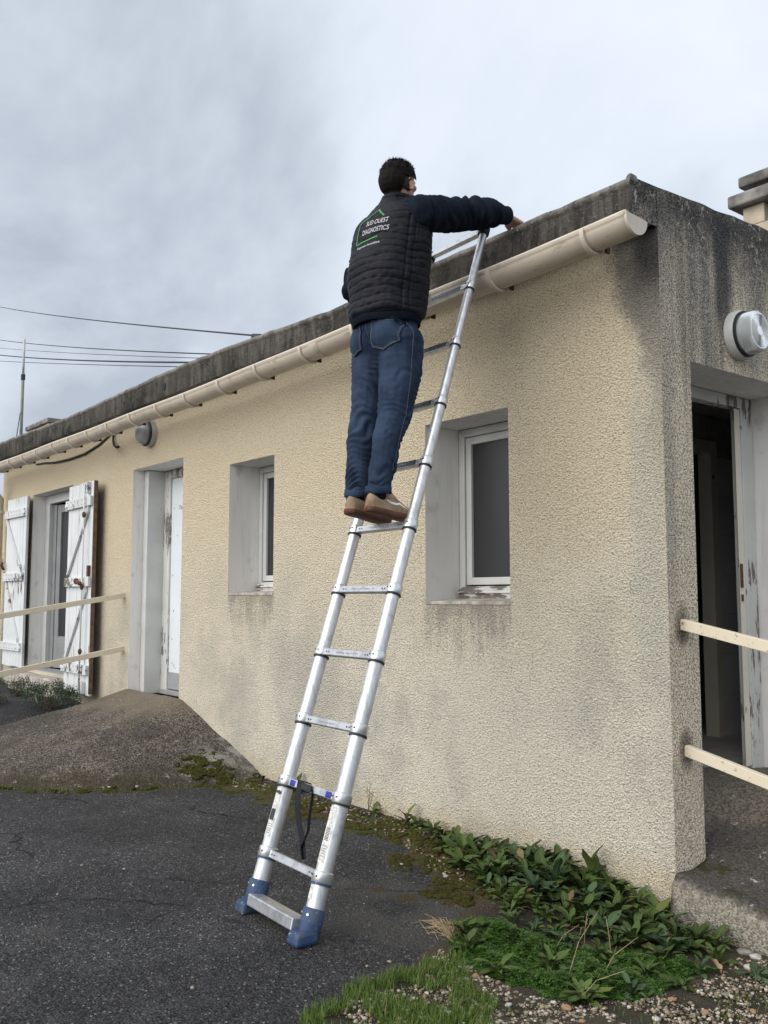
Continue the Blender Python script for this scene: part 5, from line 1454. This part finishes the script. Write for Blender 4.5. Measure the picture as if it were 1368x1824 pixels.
def tone_mat(name, stops, rough=.8, spec=.25, bumpy=0):
    g = G(name, rough, 0, spec); r = g.n.new('ShaderNodeValToRGB'); g.l.new(g.attr('tone'), r.inputs[0]); cr = r.color_ramp
    cr.elements[0].position, cr.elements[0].color = stops[0][0], (*stops[0][1], 1); cr.elements[1].position, cr.elements[1].color = stops[-1][0], (*stops[-1][1], 1)
    for p_, c_ in stops[1:-1]: q = cr.elements.new(p_); q.color = (*c_, 1)
    c = g.mix(1.0, r.outputs[0], g.hsv((1, 1, 1), g.ss(g.noise(120, 3), .25, .75, .75, 1.2)), 'MULTIPLY'); g.col(c)
    if bumpy: g.bump(g.noise(200, 3), .5, .002)
    return g.m
def sample(n, x0, x1, y0, y1, ok):
    out = []
    while sum(len(o) for o in out) < n:
        p = np.stack([nrg.uniform(x0, x1, 4*n), nrg.uniform(y0, y1, 4*n)], -1); out.append(p[ok(p[:, 0], p[:, 1])])
        if len(out) > 60: break
    return np.concatenate(out)[:n]
def z_at(p): return np.array(under(p[:, 0], p[:, 1]))
# clover mat
tri_v = []; tri_f = []
for k in range(3):
    a = 2*math.pi*k/3; ca, sa = math.cos(a), math.sin(a); b0 = len(tri_v)
    for (u, w, z) in ((0, .05, 0), (-.42, .55, .10), (0, 1.0, .02), (.42, .55, .10)): tri_v.append((u*ca-w*sa, u*sa+w*ca, z))
    tri_f.append((b0, b0+3, b0+2, b0+1))
tri_v, tri_f = np.array(tri_v), np.array(tri_f)
p = sample(19000, -.5, .5, -1.25, -.25, lambda x, y: inside(x+(fbm(x*8, y*8, 4, 2)-.47)*.22+nrg.normal(0, .012, x.shape), y+(fbm(x*8, y*8, 4, 6)-.47)*.22, CLOVER))
tap = sstep(pline(p[:, 0], p[:, 1], CLOVER+CLOVER[:1])*inside(p[:, 0], p[:, 1], CLOVER), .0, .09)
hgt = .004+.100*tap*sstep(fbm(p[:, 0]*6, p[:, 1]*6, 3, 12), .25, .7)*nrg.uniform(.4, 1, len(p)); sc_ = nrg.uniform(.0045, .0115, len(p))
me = scatter_mesh('clover_mat', tri_v, tri_f, np.column_stack([p, z_at(p)+hgt]), np.stack([sc_]*3, -1), nrg.uniform(0, 6.3, len(p)), nrg.uniform(0, 1, len(p)), nrg.normal(0, .35, len(p)))
tag(link('clover_mat', me, tone_mat('clover_leaf', ((0, (.026, .070, .008)), (.6, (.044, .112, .013)), (1, (.085, .155, .028))), .5, .4)), kind='stuff')
# grass
bl_v = np.array([(-.5, 0, 0), (.5, 0, 0), (.4, .12, .55), (-.4, .12, .55), (0, .40, 1.0)]); bl_f = np.array([(0, 1, 2), (0, 2, 3), (3, 2, 4)])
def grass_ok(x, y): return inside(x+(fbm(x*7, y*7, 3, 4)-.47)*.25, y+(fbm(x*7, y*7, 3, 5)-.47)*.25, GRASS) & (fbm(x*8, y*8, 4, 44) > .36)
p1 = sample(11000, -.4, .6, -2.6, -1.1, grass_ok)
p2 = sample(1500, -.5, 1.2, -2.4, -.05, lambda x, y: (lawn_edge(x, y) > .0) & (fbm(x*7, y*7, 3, 71) > .55))
p3 = sample(350, -5.2, -3.2, -1.9, -.1, lambda x, y: pline(x, y, [(-5.6,-1.88),(-5.15,-1.90),(-4.8,-1.85),(-4.4,-1.63),(-4.10,-1.38),(-3.84,-.98),(-3.69,-.50),(-3.63,-.05)]) < .035+.05*(fbm(x*5, y*5, 3, 9)-.45))
p = np.concatenate([p1, p2, p3]); hh = nrg.uniform(.014, .050, len(p))*np.where(np.arange(len(p)) < len(p1), 1, .75); wd = nrg.uniform(.0015, .0034, len(p))
me = scatter_mesh('grass', bl_v, bl_f, np.column_stack([p, z_at(p)-.003]), np.stack([wd, hh, hh], -1), nrg.uniform(0, 6.3, len(p)), nrg.uniform(0, 1, len(p)), nrg.normal(0, .35, len(p)))
tag(link('grass', me, tone_mat('grass_blade', ((0, (.065, .12, .016)), (.55, (.085, .165, .020)), (.85, (.14, .19, .04)), (1, (.24, .20, .10))), .55, .3)), kind='stuff')
# pebbles and gravel
def stone_base():
    bm = bmesh.new(); bmesh.ops.create_icosphere(bm, subdivisions=1, radius=1)
    for v in bm.verts: v.co *= rng.uniform(.62, 1.25)
    v_ = np.array([v.co[:] for v in bm.verts]); f_ = np.array([[v.index for v in f.verts] for f in bm.faces]); bm.free(); return v_, f_
def stones(name, p, smin, smax, power, mat, lift=.25):
    parts = []
    n = len(p); r = smin+(smax-smin)*nrg.random(n)**power; sc = np.stack([r*nrg.uniform(.8, 1.3, n), r*nrg.uniform(.8, 1.3, n), r*nrg.uniform(.5, .85, n)], -1)
    v_, f_ = stone_base()
    me = scatter_mesh(name, v_, f_, np.column_stack([p, z_at(p)+r*lift]), sc, nrg.uniform(0, 6.3, n), nrg.random(n), nrg.uniform(-.5, .5, n))
    return tag(link(name, me, mat), kind='stuff')
peb = tone_mat('pebble', ((0, (.09, .07, .045)), (.35, (.22, .175, .115)), (.70, (.36, .31, .235)), (.93, (.54, .50, .43)), (1, (.30, .16, .08))), .75, .3, 1)
dark_peb = tone_mat('asphalt_chip', ((0, (.035, .034, .034)), (.6, (.085, .083, .08)), (.92, (.16, .155, .145)), (1, (.38, .36, .33))), .85, .25, 1)
gv_ok = lambda x, y: (lawn_edge(x, y) > .02) & ~inside(x, y, CLOVER) & (inside(x, y, [(-.30,-1.22),(.0,-1.2),(.3,-1.10),(.42,-.8),(.46,-.45),(.40,-.1),(2.2,-.1),(2.2,-3),(-.2,-3),(-.1,-1.5)])) & (fbm(x*6, y*6, 4, 61)+.12*nrg.random(x.shape) > .44)
stones('gravel', sample(21000, -.3, 1.3, -2.4, -.1, gv_ok), .0018, .0112, 3.2, peb)
stones('wall_foot_gravel', sample(1500, -3.7, .0, -.75, -.03, lambda x, y: (np.abs(y+.10) < .16*fbm(x*4, y*4, 3, 3)+.02) | (pline(x, y, MOSSL) < .16*fbm(x*5, y*5, 3, 13))), .0025, .010, 2.6, peb)
stones('loose_chippings', sample(2600, -4.6, .2, -3.0, -.15, lambda x, y: (lawn_edge(x, y) < .02) & (fbm(x*1.6, y*1.6, 3, 77)+.25*nrg.random(x.shape) > .56)), .0018, .0050, 1.5, dark_peb)
stones('pale_chippings', sample(260, -5.0, -.2, -3.0, -.12, lambda x, y: (lawn_edge(x, y) < .02) & (fbm(x*1.3, y*1.3, 3, 17) > .45)), .0025, .010, 3.0, peb)
stones('apron_pebbles', sample(420, -7.6, -3.6, -2.0, -.08, lambda x, y: ramp_h(x, y) > gh(x, y)+.01), .002, .008, 2.2, peb)
# moss cushions
p = sample(7000, -4.6, -.4, -1.75, -.03, lambda x, y: ((pline(x, y, MOSSL) < .16+.45*(fbm(x*4, y*4, 4, 21)-.40)) | (pline(x, y, [(-5.6,-1.88),(-5.15,-1.90),(-4.8,-1.85),(-4.4,-1.63),(-4.10,-1.38),(-3.84,-.98),(-3.69,-.50),(-3.63,-.05)]) < .13*fbm(x*5, y*5, 3, 5)**1.5)) & (fbm(x*14, y*14, 3, 8) > .45))
r = nrg.uniform(.005, .016, len(p)); v_, f_ = stone_base()
me = scatter_mesh('moss', v_, f_, np.column_stack([p, z_at(p)-.001]), np.stack([r*1.25, r*1.25, r*.6], -1), nrg.uniform(0, 6.3, len(p)), np.clip(.25+.55*fbm(p[:, 0]*3, p[:, 1]*3, 3, 5)+nrg.normal(0, .2, len(p)), 0, 1), None)
g = G('moss_cushion', .95, 0, .1); ra = g.n.new('ShaderNodeValToRGB'); g.l.new(g.attr('tone'), ra.inputs[0])
ra.color_ramp.elements[0].color = (.055, .036, .013, 1); ra.color_ramp.elements[1].color = (.085, .125, .022, 1); q = ra.color_ramp.elements.new(.5); q.color = (.080, .072, .020, 1)
g.col(g.mix(g.noise(300, 2), ra.outputs[0], g.hsv(ra.outputs[0], .5))); g.bump(g.noise(400, 3), .9, .006)
tag(link('moss', me, g.m, None, True), kind='stuff')
# single stones that stand out
STM = [simple('pale_limestone', (.46, .44, .40), .8, 0, .3, 30, .6, 60), simple('tan_stone', (.34, .20, .115), .8, 0, .3, 30, .6, 60), simple('grey_stone', (.24, .225, .20), .85, 0, .3, 30, .6, 60)]
def stone(x, y, r, mi, label, group=None, flat=.6):
    bm = bmesh.new(); bmesh.ops.create_icosphere(bm, subdivisions=3, radius=1); sd_ = Vector((rng.uniform(0, 50),)*3)
    for v in bm.verts:
        d_ = v.co.copy(); v.co *= 1+.30*mnoise.noise(d_*1.1+sd_)+.14*mnoise.noise(d_*2.6+sd_)
        v.co = Vector((v.co.x*r*1.15, v.co.y*r*.9, v.co.z*r*flat))
    me = bpy.data.meshes.new('stone'); bm.to_mesh(me); bm.free()
    o = link('stone', me, STM[mi], None, True); o.location = (x, y, float(under(x, y))+r*flat*.45); o.rotation_euler.z = rng.uniform(0, 6)
    return tag(o, label, 'stone', group)
stone(.31, -1.15, .018, 1, 'round tan stone in the gravel in front of the weeds')
stone(-.05, -1.26, .016, 1, 'small tan stone between the grass patch and the clover')
stone(.40, -.10, .030, 2, 'flat grey-brown stone at the foot of the apron side', flat=.4)
stone(.46, -.12, .022, 0, 'pale stone touching the apron side near the right edge')
stone(.50, -.24, .022, 0, 'whitish stone in the gravel just below the apron')
for x, y, r in ((.42,-1.2,.013),(.55,-.95,.014),(.62,-.75,.015),(.52,-1.1,.012),(.18,-1.32,.012),(.66,-.95,.016),(.48,-.75,.013),(.38,-1.32,.012),(.58,-.55,.014),(.72,-.6,.013)):
    stone(x, y, r, rng.choice([0, 1, 2, 0]), 'small pale stone lying loose in the gravel', 'larger stones in the gravel')
for x, y, r in ((-.92,-.62,.012),(-1.22,-.66,.010),(-3.9,-.95,.012),(-4.0,-1.12,.010)):
    stone(x, y, r, 0, 'small white stone lying alone on the dark asphalt', 'white stones on the asphalt')
# dry stems
straw = simple('dry_straw', (.36, .27, .16), .8, 0, .3, 30)
m = MB()
for i in range(70):
    a = rng.gauss(2.9, .35); L_ = rng.uniform(.08, .2); x, y = -.37+rng.gauss(0, .022), -1.10+rng.gauss(0, .03); z = float(under(x, y))
    d_ = Vector((math.cos(a), math.sin(a), 0)); k_ = rng.uniform(.01, .04)
    m.tube([(x, y, z+.004), (x+d_.x*L_*.5, y+d_.y*L_*.5, z+k_), (x+d_.x*L_, y+d_.y*L_, z+rng.uniform(.003, .02))], .0010, 4)
t = m.build('dry_grass_tuft', straw); t['kind'] = 'stuff'
for (x, y, dx_, dy_, h_) in ((.02,-.70,.05,-.03,.20),(.10,-.62,-.04,.02,.16),(-.06,-.80,.10,.05,.13),(.22,-.86,.12,.10,.19),(.16,-.98,.04,.16,.26),(.28,-1.05,.18,.05,.15)):
    z = float(under(x, y)); m = MB()
    m.tube([(x, y, z), (x+dx_*.4, y+dy_*.4, z+h_*.6), (x+dx_, y+dy_, z+h_)], [.0018,.0015,.0008], 5)
    m.tube([(x+dx_*.4, y+dy_*.4, z+h_*.6), (x+dx_*.4+.03, y+dy_*.4-.02, z+h_*.85)], [.0012,.0007], 4)
    tag(m.build('dry_stalk', straw, None, True), 'thin pale dry stalk sticking up among the green weeds', 'stalk', 'dry stalks among the weeds')
m = MB(); z0 = 0.
for (dx_, h_) in ((-.03, .16), (.0, .20), (.04, .14)):
    m.tube([(-2.28, -.06, 0), (-2.28+dx_*.5, -.05, h_*.6), (-2.28+dx_, -.045, h_)], [.0018,.0014,.0009], 5)
    for i in range(9): f = .35+.07*i; q = Vector((-2.28+dx_*f, -.05, h_*f)); m.tube([q, q+Vector((rng.uniform(-.02,.02), rng.uniform(-.015,.01), .012))], .0012, 4)
tag(m.build('dry_stalk', simple('dead_brown_stem', (.10, .06, .035), .85), None, True), 'brown dead seed stalk against the wall right of the ladder foot', 'stalk')
# dead leaf curled in the gravel
me = leaf_mesh('dead_leaf', .09, .05, .2, .35, .12); o = link('dead_leaf', me, simple('dead_leaf_tan', (.34, .24, .13), .7, 0, .3, 30), None, True)
o.location = (.47, -.40, float(under(.47, -.40))+.012); o.rotation_euler = (.1, .5, 1.2); tag(o, 'curled pale tan dead leaf lying at the edge of the weeds', 'leaf')

# low bushes by the French door step
def bush(x, y, rx_, ry_, h_, n, label, red=False):
    z = float(under(x, y)); t = empty('bush', (x, y, z), label, 'bush')
    m = MB()
    for i in range(14):
        a = rng.uniform(0, 6.28); q = (x+math.cos(a)*rx_*rng.uniform(.2, .8), y+math.sin(a)*ry_*rng.uniform(.2, .8), z+h_*rng.uniform(.4, .9))
        m.tube([(x+rng.uniform(-.1, .1)*rx_, y, z-.01), tuple((a_+b_)/2+rng.uniform(-.02, .02) for a_, b_ in zip((x, y, z), q)), q], [.006,.004,.002], 5)
    m.build('stem', M['brownwood'], t)
    cl = [(nrg.normal(0, .45), nrg.normal(0, .45), nrg.uniform(.15, 1)) for i in range(26)]
    p = []
    for i in range(n):
        c_ = cl[i % 26]; q = np.array(c_)+nrg.normal(0, .13, 3); rr = math.hypot(q[0], q[1])
        if rr > 1.15 or q[2] > 1.05-.55*rr*rr+.1: q = q*.8
        p.append((x+q[0]*rx_, y+q[1]*ry_, z+max(.01, abs(q[2])*h_)))
    p = np.array(p); s_ = nrg.uniform(.010, .024, n)
    lf_v = np.array([(0, 0, 0), (-.32, .45, .06), (0, 1, 0), (.32, .45, .06)]); lf_f = np.array([(0, 3, 2, 1)])
    me = scatter_mesh('foliage', lf_v, lf_f, p, np.stack([s_]*3, -1), nrg.uniform(0, 6.3, n), nrg.random(n), nrg.normal(.2, .6, n))
    mt = tone_mat('bush_leaf_red', ((0, (.05, .03, .02)), (1, (.09, .06, .03))), .6) if red else tone_mat('bush_leaf', ((0, (.012, .034, .012)), (.6, (.026, .062, .018)), (1, (.06, .10, .035))), .55, .35)
    fo_ = link('foliage', me, mt, t); fo_['kind'] = 'stuff'
bush(-7.35, -.42, .52, .26, .30, 5200, 'largest dark green bushy weed under the open shutter')
bush(-8.45, -.40, .22, .16, .22, 1600, 'small round green bush in front of the French door step')
bush(-9.1, -.55, .40, .25, .16, 1800, 'low straggly green plants left of the door step')
bush(-7.9, -.85, .30, .16, .08, 900, 'low reddish-brown creeping weed on the asphalt before the bushes', True)
m = MB(); 
for dx_, dy_ in ((-.18, .02), (.22, -.05)): m.tube([(-7.1, -.62, .30), (-7.1+dx_*.5, -.64+dy_, .40), (-7.1+dx_, -.66+dy_, .36)], .002, 5)
tag(m.build('dry_stalk', straw, None, True), 'bent pale dry stalk lying over the bushy weed under the shutter', 'stalk')

# a tree beyond the far end of the house, just peeping past the downpipe
t = empty('tree', (-15.6, 1.2, .25), 'dark leafy tree behind the far end of the bungalow', 'tree')
m = MB(); m.tube([(-15.6,1.2,.1),(-15.55,1.25,1.2),(-15.6,1.2,2.4)], [.12,.10,.06], 10)
for i in range(9):
    a = i*.7; m.tube([(-15.6,1.2,1.1+.14*i), (-15.6+.5*math.cos(a),1.2+.5*math.sin(a),1.6+.15*i), (-15.6+.9*math.cos(a),1.2+.9*math.sin(a),2.0+.12*i)], [.04,.025,.01], 6)
m.build('trunk', M['brownwood'], t, True)
n = 5000; cl = np.stack([nrg.normal(0, .55, 60), nrg.normal(0, .55, 60), nrg.uniform(1.2, 2.75, 60)], -1)
p = cl[nrg.integers(0, 60, n)]+nrg.normal(0, .16, (n, 3)); p[:, 2] = np.minimum(p[:, 2], 2.75); p += np.array([-15.6, 1.2, .25]); s_ = nrg.uniform(.04, .09, n)
me = scatter_mesh('crown', np.array([(0, 0, 0), (-.32, .45, .06), (0, 1, 0), (.32, .45, .06)]), np.array([(0, 3, 2, 1)]), p, np.stack([s_]*3, -1), nrg.uniform(0, 6.3, n), nrg.random(n), nrg.normal(.2, .7, n))
link('crown', me, tone_mat('tree_leaf', ((0, (.015, .03, .015)), (1, (.04, .07, .03))), .6), t)
